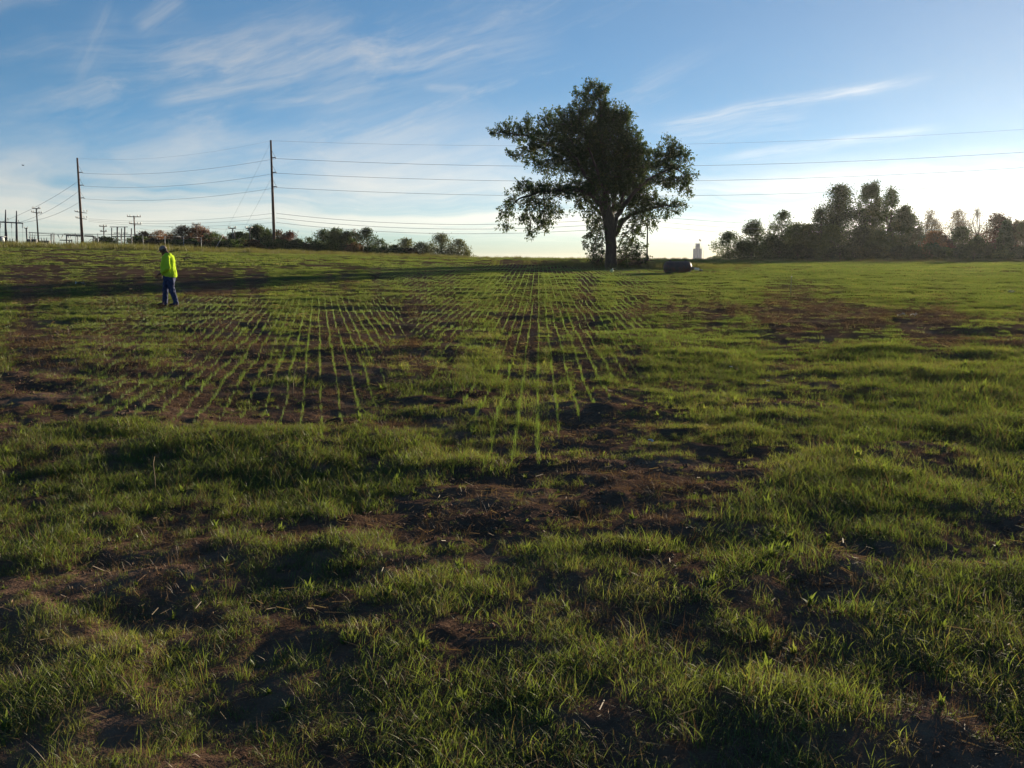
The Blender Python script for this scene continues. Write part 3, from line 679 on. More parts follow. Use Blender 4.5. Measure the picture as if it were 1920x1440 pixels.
def hero_tree():
    r = np.random.default_rng(21); Y0 = 77.0
    base = gp(1145, Y0); base[2] -= 0.1
    root = empty('broadleaf_tree', base, label='big dark spreading tree standing alone in the field with drooping low limbs', cat='tree')
    def tp(x, y, dy=0.0): return at(900 + x / 3.693, 140 + y / 3.693, Y0 + dy) - base
    S = 1 / 3.693 / F * Y0
    mb = MB()
    def limb(pts, r0, r1, n=7, wob=3.0):
        P = []
        for i in range(len(pts) - 1):
            a, b = np.array(pts[i], float), np.array(pts[i + 1], float)
            for t in np.linspace(0, 1, 5)[:-1]: P.append(a + (b - a) * t)
        P.append(np.array(pts[-1], float)); P = np.array(P)
        P[1:-1] += r.normal(0, wob, (len(P) - 2, 3)) * [1, 1, 0.02]
        Q = np.array([tp(*p) for p in P]); mb.tube(Q, np.linspace(r0, r1, len(Q)), n)
    # trunk with root flare
    T = [tp(908, 1375), tp(905, 1345), tp(906, 1280), tp(908, 1180), tp(900, 1090), tp(892, 1010), tp(880, 930)]
    mb.tube(T, [0.72, 0.56, 0.47, 0.45, 0.47, 0.50, 0.42], 14)
    for x in (875, 940, 915): mb.tube([tp(905, 1270, 0), tp((905 + x) / 2, 1330, r.uniform(-.3, .3)), tp(x + (x - 905) * .3, 1378, r.uniform(-.5, .5))], [.22, .26, .12], 7)
    for pts, a, b in (
        ([(885, 960, 0), (870, 800, .3), (855, 600, .2), (840, 400, 0), (832, 200, 0), (780, 110, 0)], .36, .05),
        ([(880, 1010, 0), (840, 900, -.4), (770, 760, -.8), (690, 620, -1.2), (600, 500, -1.5)], .30, .06),
        ([(845, 910, -.4), (780, 840, -.8), (690, 800, -1.3), (560, 800, -1.8), (420, 810, -2.2), (270, 860, -2.5), (180, 940, -2.6)], .22, .04),
        ([(850, 760, 0), (720, 640, .9), (560, 520, 1.6), (380, 440, 2.0), (200, 400, 2.3), (90, 405, 2.4)], .20, .03),
        ([(905, 1060, 0), (925, 930, .3), (940, 760, .7), (960, 560, 1.0), (965, 380, 1.2)], .24, .05),
        ([(925, 1080, 0), (960, 960, -.2), (985, 840, -.3), (1010, 690, -.3), (1040, 520, -.5)], .20, .05),
        ([(925, 1120, 0), (990, 1010, .5), (1060, 960, .8), (1160, 930, 1.0), (1280, 905, 1.1), (1380, 915, 1.1)], .24, .04),
        ([(945, 980, 0), (1030, 860, -.9), (1120, 760, -1.4), (1220, 690, -1.9), (1330, 640, -2.1), (1420, 690, -2.3)], .22, .04),
        ([(870, 980, 0), (800, 930, 1.2), (740, 860, 2.6), (660, 720, 3.5)], .2, .05),
        ([(900, 990, 0), (960, 900, 1.5), (1040, 760, 3.0), (1100, 600, 3.6)], .2, .05),
        ([(890, 960, 0), (860, 820, -.8), (800, 640, -1.6), (740, 480, -2.0)], .2, .05),
        ([(860, 640, 0), (720, 420, 0.4), (620, 310, .6)], .15, .04),
        ([(340, 830, -2.3), (345, 930, -2.3), (350, 1060, -2.3)], .05, .02), ([(440, 820, -2), (450, 940, -1.8), (430, 1050, -1.8)], .05, .02),
        ([(848, 1290, .3), (846, 1180, .5), (855, 1060, .3), (830, 960, .2)], .05, .03),
        ([(1000, 1300, .4), (1012, 1230, .4), (1050, 1150, .6), (1072, 1020, .5), (1080, 960, .5)], .06, .03),
        ([(1055, 1280, -.5), (1052, 1200, -.6), (1060, 1140, -.5)], .05, .02),
        ([(960, 1190, 0), (990, 1120, -.5), (1050, 1060, -1)], .07, .03)):
        limb(pts, a, b)
    # blobs: x, y, rx, ry, sprigs per 1000 px2, up/down bias, depth offset
    B = [(750, 95, 25, 40, 7, .9, 0), (840, 125, 38, 42, 7, .8, 0), (665, 150, 32, 20, 5, .6, 0), (775, 170, 60, 55, 4, .7, 0), (830, 230, 55, 70, 5, .7, 0),
         (690, 260, 75, 60, 4.5, .8, 0), (575, 275, 30, 30, 5, .9, 0), (760, 310, 95, 50, 5, .6, 0), (960, 290, 75, 60, 4, .9, .5), (1010, 330, 40, 60, 4, .9, .5), (920, 330, 90, 80, 5, .7, 0),
         (620, 350, 90, 70, 5, .6, 0), (480, 330, 60, 50, 4, .9, 1.2), (500, 390, 90, 50, 5, .4, 1), (330, 350, 30, 55, 3.5, 1.0, 1.8), (330, 410, 90, 45, 5, .5, 1.8), (215, 390, 70, 42, 5, .5, 2), (130, 400, 48, 20, 5, .2, 2.2), (85, 402, 22, 8, 5, 0, 2.3),
         (250, 440, 40, 25, 4, -.3, 2), (470, 465, 140, 55, 5.5, .2, .8), (370, 520, 80, 40, 5, 0, 1), (290, 560, 60, 26, 5, 0, 1.2), (225, 560, 24, 20, 5, .2, 1.2), (380, 610, 55, 35, 2.8, -.3, 1), (470, 600, 90, 60, 4, -.1, .6),
         (720, 460, 165, 115, 4.8, .3, 0), (880, 470, 165, 150, 4.8, .3, 0), (1050, 440, 60, 70, 4.5, .8, .3), (1010, 560, 120, 110, 4.6, .3, 0), (620, 560, 130, 80, 4, .1, 0), (570, 680, 70, 50, 2.2, -.2, 0), (460, 680, 36, 45, 2.0, -.4, .5), (640, 620, 60, 60, 3, 0, 0),
         (760, 600, 130, 90, 4.4, 0, 0), (920, 680, 150, 110, 4.4, 0, 0), (760, 740, 130, 70, 4, -.2, 0), (620, 800, 110, 40, 5, -.2, -1), (500, 795, 110, 42, 5, -.1, -1.6), (380, 790, 90, 42, 5, .2, -2), (300, 790, 45, 38, 4.5, .6, -2.2),
         (230, 870, 38, 50, 4.5, -.3, -2.4), (180, 930, 38, 40, 4, -.8, -2.5), (150, 960, 28, 20, 3, -.8, -2.5), (195, 1020, 18, 36, 4, -1.1, -2.5), (145, 1015, 12, 18, 3, -1, -2.5), (350, 880, 55, 50, 5, -.5, -2.2), (335, 970, 40, 50, 4, -1.1, -2.2), (350, 1050, 22, 45, 4, -1.2, -2.2),
         (450, 900, 50, 60, 4.5, -.8, -1.8), (440, 990, 42, 50, 4, -1.1, -1.8), (430, 1045, 22, 28, 3.5, -1.2, -1.8), (520, 920, 45, 50, 3, -.8, -1.6), (490, 1000, 25, 25, 2, -1, -1.6),
         (720, 840, 80, 42, 3.4, -.5, 0), (690, 885, 32, 50, 2.6, -.9, 0), (755, 930, 48, 45, 2.2, -.6, 0), (1120, 900, 80, 60, 3.5, -.2, .6), (870, 880, 110, 50, 3, -.1, -.5), (830, 1010, 35, 60, 2.4, -.5, -.3), (1010, 985, 50, 50, 1.6, -.2, .4), (850, 800, 140, 70, 4.2, 0, 0), (1020, 760, 130, 80, 4.4, 0, 0), (1060, 660, 100, 80, 4.2, .1, 0), (1090, 520, 60, 60, 3.8, .6, 0), (1140, 560, 50, 40, 3.4, .5, -.6),
         (1130, 650, 60, 60, 3.6, .1, -1), (1210, 590, 55, 60, 4, .6, -1.4), (1290, 560, 75, 55, 5, .5, -1.8), (1320, 500, 35, 42, 4.5, 1, -2), (1380, 560, 60, 45, 5, .6, -2), (1435, 585, 26, 22, 4, .3, -2), (1270, 640, 90, 45, 5, 0, -1.8), (1360, 640, 50, 35, 5, 0, -2), (1280, 730, 90, 42, 5, -.2, -1.8), (1380, 730, 70, 42, 5, -.2, -2.2), (1450, 710, 38, 36, 4.5, 0, -2.3), (1430, 790, 32, 42, 4.5, -.8, -2.3), (1200, 710, 80, 40, 4, 0, -1.4),
         (1100, 830, 90, 60, 4.2, -.1, .5), (1060, 900, 80, 50, 3.2, -.2, .5), (1200, 890, 70, 42, 4.5, .3, .9), (1290, 905, 65, 36, 4.8, .3, 1.1), (1365, 915, 40, 32, 4.5, 0, 1.1), (1330, 955, 50, 28, 3.5, -.6, 1.1), (1150, 960, 70, 42, 3.4, -.5, .8), (1170, 1020, 45, 35, 2.4, -.7, .7), (1090, 1000, 50, 60, 2.2, -.4, .5), (1200, 850, 30, 25, 3, .8, .9),
         (960, 890, 80, 40, 1.2, 0, 0), (820, 890, 50, 35, 1.6, -.3, 0),
         (775, 1000, 42, 60, 2.2, -.7, .2), (790, 1080, 45, 50, 2.0, -.7, .2), (765, 1110, 32, 20, 2.0, -.4, .2), (800, 1170, 45, 50, 2.0, -.7, .2), (720, 1178, 12, 8, 4, 0, .2), (790, 1235, 42, 30, 2.2, -.6, .2), (830, 1250, 25, 25, 2, -.4, .2), (850, 1130, 30, 100, 1.6, -.5, .3),
         (1050, 1070, 60, 40, 1.9, -.2, -.5), (1010, 1130, 50, 50, 1.8, -.3, -.3), (1080, 1110, 40, 25, 1.8, 0, -.5), (1000, 1210, 50, 40, 2.2, -.2, 0), (1070, 1200, 60, 35, 2.2, 0, -.5), (1030, 1260, 75, 35, 2.2, -.1, -.3), (1120, 1235, 36, 36, 1.6, .2, -.5), (1110, 1190, 25, 12, 2, .2, -.5)]
    Ps, Ds, Tn = [], [], []
    tips = []
    for (x, y, rx, ry, dn, up, dy) in B:
        if y > 980 and x > 700: dn *= 1.45
        n = max(4, int(rx * ry * 3.14 / 1000 * dn * (1.6 if min(rx, ry) > 60 else 1.1)))
        dr = min(max(min(rx, ry), 25) * 1.15, 260) if max(rx, ry) < 100 else max(rx, ry) * 1.15
        v = r.normal(0, 1, (n, 3)); v /= np.linalg.norm(v, axis=1)[:, None]; q = r.uniform(0, 1, n) ** 0.42
        for k in range(n):
            u_ = v[k] * q[k]; p = tp(x + u_[0] * rx, y - u_[2] * ry, dy + u_[1] * dr * S)
            d = np.array([v[k][0] * .8, v[k][1] * .8, v[k][2] * .5 + up * 1.1]) + r.normal(0, .25, 3); d /= np.linalg.norm(d)
            L = r.uniform(.28, .68) * (1.0 + .4 * max(0, abs(up) - .3)); m = int(r.integers(12, 22)); t = r.uniform(0, 1, m)
            Ps.append(p + d * (t * L)[:, None] + r.normal(0, .075, (m, 3))); Ds.append(np.tile(d * .8, (m, 1)))
            tn = r.uniform(0, .7); Tn.append(np.clip(tn + r.uniform(-.15, .3, m), 0, 1)); tips.append((p, d, L))
    P = np.concatenate(Ps); D = np.concatenate(Ds); Tn = np.concatenate(Tn)
    V, Q = leaves(P, D, 0.165, r, 0.62, droop=0.15)
    for (p, d, L) in tips[::2]: mb.tube([p - d * .5, p, p + d * L], [.022, .014, .006], 3, cap=False)
    mb.build('trunk', M['bark'], root, smooth=True)
    mesh_np('crown', V, Q, LEAF['hero'], root, attrs={'tint': np.repeat(Tn, 4)})
    print('hero leaves', len(P)); return root
hero_tree()

# fallen limb and brush beside the lone tree
def log_():
    b = gp(1190, 77.5); root = empty('fallen_branch', b, label='dark curved fallen branch lying in brush right of the lone tree', cat='branch')
    mb = MB(); q = lambda px, row, dy=0: at(px, row, 77.5 + dy) - b
    mb.tube([q(1160, 498), q(1175, 496), q(1192, 494), q(1205, 491), q(1213, 487), q(1217, 483)], [.16, .15, .14, .13, .11, .05], 8)
    mb.tube([q(1196, 493), q(1200, 498, .3), q(1203, 502, .5)], [.12, .14, .16], 7)
    mb.tube([q(1205, 491), q(1209, 493, -.4), q(1215, 495, -.6)], [.06, .05, .03], 6)
    mb.build('branch_wood', M['bark'], root, smooth=True)
log_()
r_ = np.random.default_rng(5)
for i, (px, Y, top, hw, lab) in enumerate([(1170, 78.5, 489, 13, 'leafy brush clump at the right foot of the lone tree'), (1192, 78.2, 491, 12, 'brown brush clump under the fallen branch'),
                                     (1120, 78.0, 491, 12, 'low brush clump at the left foot of the lone tree')]):
    tree('brush', lab, 'bush', 'brush under the lone tree', px, Y, top, hw, 'tan' if i else 'rust', 1.0, 0.05, 0.3, 'bush', leaf=0.12, twigs=8)

TL = [  # px, Y, top row, half width, kind, density, open, shape, stem, label
    (198, 215, 444, 19, 'dark', 1.3, 0, 'bush', .1, 'dark rounded thicket behind the substation fence'),
    (243, 235, 446, 9, 'dark', .9, .3, 'round', .2, 'small dark tree behind the mid left utility poles'),
    (256, 225, 442, 9, 'rust', 1.1, 0, 'round', .15, 'low rust coloured tree at the foot of a utility pole'),
    (272, 225, 434, 14, 'rust', 1.2, 0, 'round', .2, 'dark russet tree left of the orange one'),
    (297, 228, 432, 15, 'orange', .8, .3, 'round', .2, 'bright orange autumn tree just left of the worker cap'),
    (321, 232, 436, 11, 'tan', .7, .4, 'round', .2, 'thin pale tree right of the orange one'),
    (343, 225, 424, 20, 'rust', 1.2, 0, 'round', .2, 'broad rust brown tree behind the worker'),
    (372, 228, 421, 15, 'orange', .9, .3, 'round', .2, 'orange tinged tree at the short crossarm pole'),
    (388, 222, 429, 12, 'pink', 1.0, .2, 'round', .2, 'small reddish tree left of the olive trees'),
    (404, 220, 434, 13, 'green', 1.1, .1, 'round', .2, 'olive green tree in the left row'),
    (421, 222, 441, 10, 'pink', .9, .2, 'round', .15, 'low reddish tree behind the guy wire'),
    (433, 215, 437, 11, 'dark', 1.2, .1, 'round', .1, 'dark tree left of the thin twin poles'),
    (448, 215, 433, 12, 'dark', 1.1, .2, 'round', .15, 'dark openwork tree between the thin poles'),
    (463, 216, 434, 10, 'dark', 1.0, .2, 'round', .15, 'narrow dark tree right of the thin poles'),
    (485, 212, 422, 18, 'dark', 1.4, 0, 'round', .1, 'big dense dark tree left of the tallest pole'),
    (504, 214, 430, 13, 'green', 1.2, 0, 'round', .1, 'dense green tree directly behind the tallest pole'),
    (524, 216, 431, 13, 'rust', 1.0, .1, 'round', .1, 'brown tree just right of the tallest pole'),
    (543, 214, 434, 15, 'pink', 1.0, .2, 'round', .1, 'pinkish red autumn tree right of the tallest pole'),
    (562, 212, 447, 13, 'dark', 1.2, 0, 'bush', .1, 'low dark thicket after the pinkish tree'),
    (578, 210, 444, 9, 'dark', .9, .3, 'round', .1, 'small ragged dark tree left of the arching tree'),
    (606, 205, 430, 19, 'dark', .85, .55, 'round', .35, 'arching dark tree with sky showing through its left side'),
    (634, 204, 427, 15, 'green', 1.2, .1, 'round', .1, 'tall green tree in the middle clump of the left skyline'),
    (652, 203, 433, 14, 'dark', 1.3, 0, 'round', .05, 'dense dark tree in the middle clump'),
    (665, 205, 430, 12, 'rust', .8, .3, 'round', .15, 'brownish tree at the right of the middle clump'),
    (690, 200, 427, 16, 'dark', .9, .45, 'round', .3, 'round dark tree with open lacy crown'),
    (716, 200, 448, 11, 'dark', .8, .4, 'round', .15, 'small dark tree right of the lacy one'),
    (740, 198, 459, 13, 'dark', 1.1, .1, 'bush', .1, 'low dark bush on the crest'),
    (764, 198, 446, 15, 'olive', 1.0, .2, 'round', .1, 'pale olive tree in the right part of the left skyline'),
    (787, 197, 454, 12, 'dark', 1.2, .1, 'round', .05, 'dark bushy tree between two pale ones'),
    (808, 200, 455, 12, 'olive', .8, .4, 'round', .1, 'small pale olive shrub beside the wide pale tree'),
    (830, 198, 437, 21, 'olive', .95, .35, 'round', .1, 'wide pale olive tree of the left skyline'),
    (858, 199, 448, 15, 'olive', .8, .4, 'round', .1, 'loose pale tree at the end of the left skyline'),
    (877, 200, 471, 10, 'olive', .7, .3, 'bush', .1, 'last low shrub of the left skyline'),
    (1340, 190, 481, 11, 'dark', .7, .3, 'bush', .1, 'tiny shrub on the crest right of the grain elevator'),
    (1368, 172, 434, 20, 'dark', .95, .35, 'round', .1, 'leftmost rounded tree of the right hand wood'),
    (1393, 170, 452, 12, 'dark', 1.0, .3, 'round', .05, 'short tree between the first two of the right wood'),
    (1417, 171, 411, 21, 'dark', .95, .3, 'round', .1, 'second tall tree of the right hand wood'),
    (1445, 168, 440, 16, 'dark', 1.2, .1, 'round', .05, 'dense lower tree under the two lacy crowns'),
    (1468, 170, 392, 18, 'dark', .8, .4, 'tall', .2, 'lacy topped tree left of the dense green pair'),
    (1490, 166, 417, 19, 'green', 1.3, 0, 'round', .05, 'dense green tree left of the tall clump'),
    (1513, 166, 418, 17, 'green', 1.3, 0, 'round', .05, 'dense green tree touching the tall clump'),
    (1535, 168, 389, 15, 'dark', .9, .3, 'round', .1, 'ragged tree on the left shoulder of the tall clump'),
    (1573, 166, 347, 29, 'dark', 1.1, .15, 'round', .1, 'broad tall tree forming the left half of the tall clump'),
    (1560, 160, 420, 22, 'green', 1.3, 0, 'bush', .05, 'dark green undergrowth tree before the tall clump'),
    (1617, 168, 337, 15, 'green', .9, .25, 'tall', .15, 'tallest slender tree of the right hand wood'),
    (1638, 169, 338, 13, 'green', .9, .2, 'tall', .15, 'slender tall tree right beside the tallest'),
    (1658, 167, 347, 15, 'green', .95, .2, 'tall', .15, 'tall tree on the right edge of the tall clump'),
    (1610, 160, 425, 22, 'dark', 1.3, 0, 'bush', .05, 'dark undergrowth tree behind the white post'),
    (1650, 159, 432, 22, 'green', 1.3, 0, 'bush', .05, 'dense undergrowth tree right of the white post'),
    (1685, 166, 382, 18, 'green', 1.1, .15, 'round', .05, 'pointed green tree right of the tall clump'),
    (1704, 165, 402, 14, 'green', 1.1, .15, 'round', .05, 'green tree sloping down toward the bare trees'),
    (1722, 163, 424, 13, 'olive', 1.1, .2, 'round', .05, 'yellow green shrub below the bare trees'),
    (1748, 158, 432, 17, 'orange', .9, .1, 'round', .05, 'orange and yellow autumn tree in the right wood'),
    (1741, 172, 392, 20, 'tan', .25, .6, 'round', .2, 'nearly bare tan tree behind the orange one'),
    (1788, 172, 392, 22, 'tan', .3, .6, 'round', .2, 'thinly leaved tree right of the orange one'),
    (1772, 160, 440, 14, 'rust', 1.1, .1, 'bush', .05, 'brown thicket right of the orange tree'),
    (1800, 162, 424, 18, 'dark', 1.2, .1, 'round', .05, 'dark scrubby tree below the thinly leaved one'),
    (1829, 170, 387, 17, 'tan', .07, .7, 'round', .25, 'leafless tree with upright branches against the glow'),
    (1830, 160, 440, 16, 'dark', 1.2, .1, 'bush', .05, 'dark thicket under the leafless tree'),
    (1862, 163, 400, 22, 'rust', 1.1, .15, 'round', .05, 'reddish brown tree left of the dark cone shaped one'),
    (1883, 158, 412, 14, 'dark', 1.7, 0, 'cone', .05, 'dark cone shaped cedar near the right edge'),
    (1898, 168, 409, 12, 'tan', .6, .4, 'round', .1, 'pale tree between the cedar and the right edge'),
    (1918, 164, 411, 18, 'olive', .9, .2, 'round', .05, 'green tree at the right edge of the wood'),
    (1948, 166, 418, 22, 'dark', 1.0, .2, 'round', .05, 'dark tree cut by the right edge')]
for (px, Y, top, hw, kind, dn, op, shp, stm, lab) in TL:
    right = px > 1300
    nm = {'cone': 'cedar_tree', 'bush': 'shrub'}.get(shp, 'bare_tree' if dn < 0.3 else 'tree')
    tree(nm, lab, 'shrub' if shp == 'bush' else 'tree', 'trees of the right hand wood' if right else 'trees of the left skyline', px, Y, top, hw, kind, dn * (1.6 if right else 1.35), stm, op * (.6 if right else 1), shp,
         low=0.0, leaf=0.25 if dn > .3 else .15, twigs=40 if dn < 0.35 else 0)
for k in range(20):   # low undergrowth filling the foot of the right wood
    px = 1405 + k * 28 + r_.uniform(-6, 6)
    o = tree('shrub', 'dark shrub in the undergrowth line at the foot of the right wood', 'shrub', 'undergrowth of the right wood', px, 155 + r_.uniform(-3, 3), 462 + r_.uniform(-8, 6), 17,
         ('dark', 'green', 'dark', 'dark')[k % 4], 1.3, .05, 0, 'bush', leaf=.28)
for k in range(22):   # undergrowth of the left row
    px = 262 + k * 24 + r_.uniform(-6, 6)
    o = tree('shrub', 'dark shrub in the undergrowth line at the foot of the left trees', 'shrub', 'undergrowth of the left trees', px, 192 + r_.uniform(-3, 3), np.interp(px, [260, 560, 800], [446, 452, 466]) + r_.uniform(-4, 4), 16,
         ('dark', 'rust', 'dark', 'green')[k % 4], 1.8, .05, 0, 'bush', leaf=.30)

# ------------------------------------------------------------------ poles and wires
def wire(name, a, b, sag, rad, label, group, n=28, cat='power line'):
    t = np.linspace(0, 1, n)[:, None]; P = np.array(a)[None] * (1 - t) + np.array(b)[None] * t; P[:, 2:] -= 4 * sag * t * (1 - t)
    mb = MB(); mb.tube(P - np.array(a), rad, 4, cap=False); return tag(mb.build(name, M['wire'], loc=tuple(a)), label, cat, group)
def pole(name, label, group, px, Y, top, r0, r1, arms=(), ins='small', matk='pole_wood', base_px=None):
    """arms: (row, half length left px, half length right px, rise px at left)"""
    b = gp(px, Y); zt = at(px, top, Y)[2]; root = empty(name, (b[0], b[1], b[2] - 0.3), label=label, cat='utility pole', group=group)
    h = zt - b[2] + 0.3; mb = MB(); mb.tube([[0, 0, 0], [0, 0, h * .5], [0, 0, h]], [r0, (r0 + r1) / 2, r1], 10); mb.build('shaft', M[matk], root, smooth=True)
    s = Y / F; out = []
    for (row, L, Rr, rise) in arms:
        z = at(px, row, Y)[2] - b[2] + 0.3; mb = MB()
        mb.tube([[-L * s, -.1, z + rise * s], [0, -.12, z], [Rr * s, -.1, z - rise * s * .4]], [.09, .11, .09], 6)
        mb.tube([[0, -.1, z - 1.0], [min(L, 5) * .5 * s, -.1, z - 0.1]], .04, 4); mb.build('crossarm', M['grey_wood'], root)
        for f in (-.95, -.55, .55, .95):
            x = f * (L if f < 0 else Rr) * s
            if abs(x) < .3: continue
            m2 = MB(); m2.lathe((x, -.1, z + (rise * s * abs(f) if f < 0 else -rise * s * .4 * f) + .05), [(.04, 0), (.12, .05), (.06, .12), (.13, .2), (.07, .28), (.11, .36), (0.01, .42)], 7); m2.build('insulator', M['porcelain'], root)
    return root, b, h
def tall_pole(px, Y, top, arm_rows, lab, r0=.34, r1=.17, low=()):
    b = gp(px, Y); zt = at(px, top, Y)[2]; root = empty('transmission_pole', (b[0], b[1], b[2] - .3), label=lab, cat='utility pole', group='tall transmission poles')
    h = zt - b[2] + .3; mb = MB(); mb.tube([[0, 0, 0], [0, 0, h * .5], [0, 0, h]], [r0, (r0 + r1) / 2, r1], 12); mb.build('shaft', M['pole_wood'], root, smooth=True)
    s = Y / F; ends = []
    for row in arm_rows:
        z = at(px, row, Y)[2] - b[2] + .3
        mb = MB(); mb.tube([[.15, 0, z], [5.2 * s, 0, z + .55 * s], [8.2 * s, 0, z + .35 * s]], [.13, .11, .10], 7); mb.build('arm', M['dark_steel'], root)
        m2 = MB(); m2.tube([[8.2 * s, 0, z + .3 * s], [8.7 * s, 0, z - 1.2 * s]], .05, 6)
        for q in range(6): m2.lathe((8.2 * s + q * .08 * s, 0, z - q * .22 * s), [(.02, .03), (.14, 0), (.02, -.04)], 8)
        m2.build('insulator', M['porcelain'], root)
        mb = MB(); mb.tube([[.15, 0, z + 13 * s], [8 * s, 0, z + .4 * s]], .03, 4); mb.build('brace_rod', M['dark_steel'], root)
        ends.append(np.array([b[0] + 8.7 * s, b[1], b[2] - .3 + z - 1.2 * s]))
    le = []
    for (row, L, Rr) in low:
        z = at(px, row, Y)[2] - b[2] + .3; mb = MB(); mb.tube([[-L * s, 0, z + 1.4 * s], [0, -.3, z], [Rr * s, 0, z - 1.6 * s]], [.10, .12, .08], 6); mb.build('crossarm', M['grey_wood'], root)
        for x in (-L, -L * .55, Rr * .55, Rr):
            m2 = MB(); m2.lathe((x * s, 0, z + .15), [(.05, 0), (.15, .08), (.07, .15), (.15, .24), (.03, .45)], 7); m2.build('insulator', M['porcelain'], root)
        le.append(np.array([b[0], b[1], b[2] - .3 + z]))
    return root, b, h, ends, le
_, b1, h1, e1, l1 = tall_pole(155.5, 250, 296, (323.5, 347.5, 371.5), 'tall brown transmission pole beside the substation, left of the tallest', r0=.40, r1=.22, low=((398, 10, 12), (409.5, 9, 11)))
_, b2, h2, e2, l2 = tall_pole(515, 200, 263, (296, 323.5, 350.5), 'tallest brown transmission pole standing alone on the crest', r0=.36, r1=.20)
m_ = MB()
e3 = [np.array([152.0, 190.0, 26.6 - 3.1 * k]) for k in range(3)]
for k, nm in enumerate(('topmost', 'middle', 'lowest')):
    wire('transmission_wire', e1[k], e2[k], 1.35, .026, '%s of the three heavy wires between the two tall poles' % nm, 'transmission wires')
    wire('transmission_wire', e2[k], e3[k], 3.8, .029, '%s of the three heavy wires running right from the tallest pole behind the lone tree' % nm, 'transmission wires', 48)
wire('shield_wire', (b2[0], b2[1], b2[2] + h2 - .4), (152, 190, 31), 3.4, .016, 'faint uppermost wire from the tip of the tallest pole to the right', 'transmission wires', 48)
wire('shield_wire', (b1[0], b1[1], b1[2] + h1 - .4), (b2[0], b2[1], b2[2] + h2 - .4), 1.6, .012, 'faint uppermost wire between the tips of the two tall poles', 'transmission wires')
# distribution wires, lower
for k, (row, lab) in enumerate(((400, 'upper'), (408.5, 'middle'), (417, 'lower'))):
    a = at(518, row, 200); b = at(1216, 405 + 9 * k, 170)
    wire('distribution_wire', a, b, 1.9, .032, '%s thin wire from the tallest pole to the pole behind the lone tree' % lab, 'distribution wires', 40)
    wire('distribution_wire', b, at(2060, 392 + 14 * k, 165), 2.2, .022, '%s thin wire running right from the pole behind the lone tree' % lab, 'distribution wires', 40)
    wire('distribution_wire', at(166, 410 + 2.5 * k, 250), at(512, row, 200), 1.1, .022, '%s thin wire from the substation pole to the tallest pole' % lab, 'distribution wires')
wire('guy_wire', at(509, 264, 200), gp(402, 186) , .3, .020, 'long faint guy wire sloping down left from the tip of the tallest pole', 'guy wires')
wire('guy_wire', at(511, 330, 200), gp(432, 190), .2, .020, 'shorter guy wire sloping down left from mid height of the tallest pole', 'guy wires')
mb = MB(); g0 = gp(400, 187); mb.tube([[0, 0, 0], list(at(419, 440, 188) - g0)], [.07, .07], 6)
tag(mb.build('guy_guard', M['galv'], loc=tuple(g0)), 'pale slanting guy wire sleeve in front of the rust coloured trees', 'guy guard')
_, bp, hp = pole('utility_pole', 'grey pole rising just right of the lone tree trunk', 'utility poles', 1213, 170, 402, .17, .11, ((405, 9, 9, 0),), matk='grey_wood')
pole('utility_pole', 'double crossarm pole between the steel frame and the left tall pole', 'utility poles', 73, 240, 390, .22, .14, ((391, 7, 8, 0), (399, 9, 10, 1.5)))
pole('utility_pole', 'crossarm pole with many insulators just left of the rust coloured trees', 'utility poles', 254.5, 225, 404.5, .17, .13, ((406.5, 12, 13, .4), (420, 9, 13, 1)))
pole('utility_pole', 'short crossarm pole poking above the orange tinged tree', 'utility poles', 370.5, 222, 420, .17, .12, ((420.5, 7.5, 8, 0),))
pole('utility_pole', 'thin pole with a small crossarm before the dark trees, left of a pair', 'utility poles', 437.5, 206, 427, .15, .10, ((428, 7, 7, 0),), matk='grey_wood')
pole('utility_pole', 'bare grey stub pole close against the thin pole before the dark trees', 'utility poles', 441, 200, 432, .12, .09, (), matk='grey_wood')
pole('utility_pole', 'thin pole with a small crossarm before the dark trees, right of a pair', 'utility poles', 469.8, 207, 428, .15, .10, ((428.5, 7, 5, 0),), matk='grey_wood')
pole('utility_pole', 'small double crossarm pole above the dark rounded thicket', 'utility poles', 196.5, 255, 421, .16, .11, ((424.5, 7, 7, 0), (434, 6, 6, 0)))
pole('utility_pole', 'short pole with insulators between the steel frame and the crossarm pole', 'utility poles', 52, 265, 427, .22, .2, ((428, 3, 3, 0),), matk='dark_steel')
wire('distribution_wire', at(375, 421, 222), at(437, 428.5, 206), .5, .022, 'thin wire from the short crossarm pole to the left thin pole', 'distribution wires')
wire('distribution_wire', at(437, 428.5, 206), at(469, 428.5, 207), .25, .022, 'thin wire joining the two thin poles before the dark trees', 'distribution wires')
wire('distribution_wire', at(262, 428, 225), at(364, 421, 222), 1.0, .022, 'sagging thin wire between the many insulator pole and the short crossarm pole', 'distribution wires')
for k, (ra, xb, rb, lab) in enumerate(((336, -8, 420, 'uppermost'), (355, 36, 417, 'middle'), (377, 44, 417, 'lowest'))):
    wire('substation_wire', at(152, ra, 250), at(xb, rb, 258), 1.0, .035, '%s of the three wires sloping from the left tall pole to the steel frame' % lab, 'substation wires')

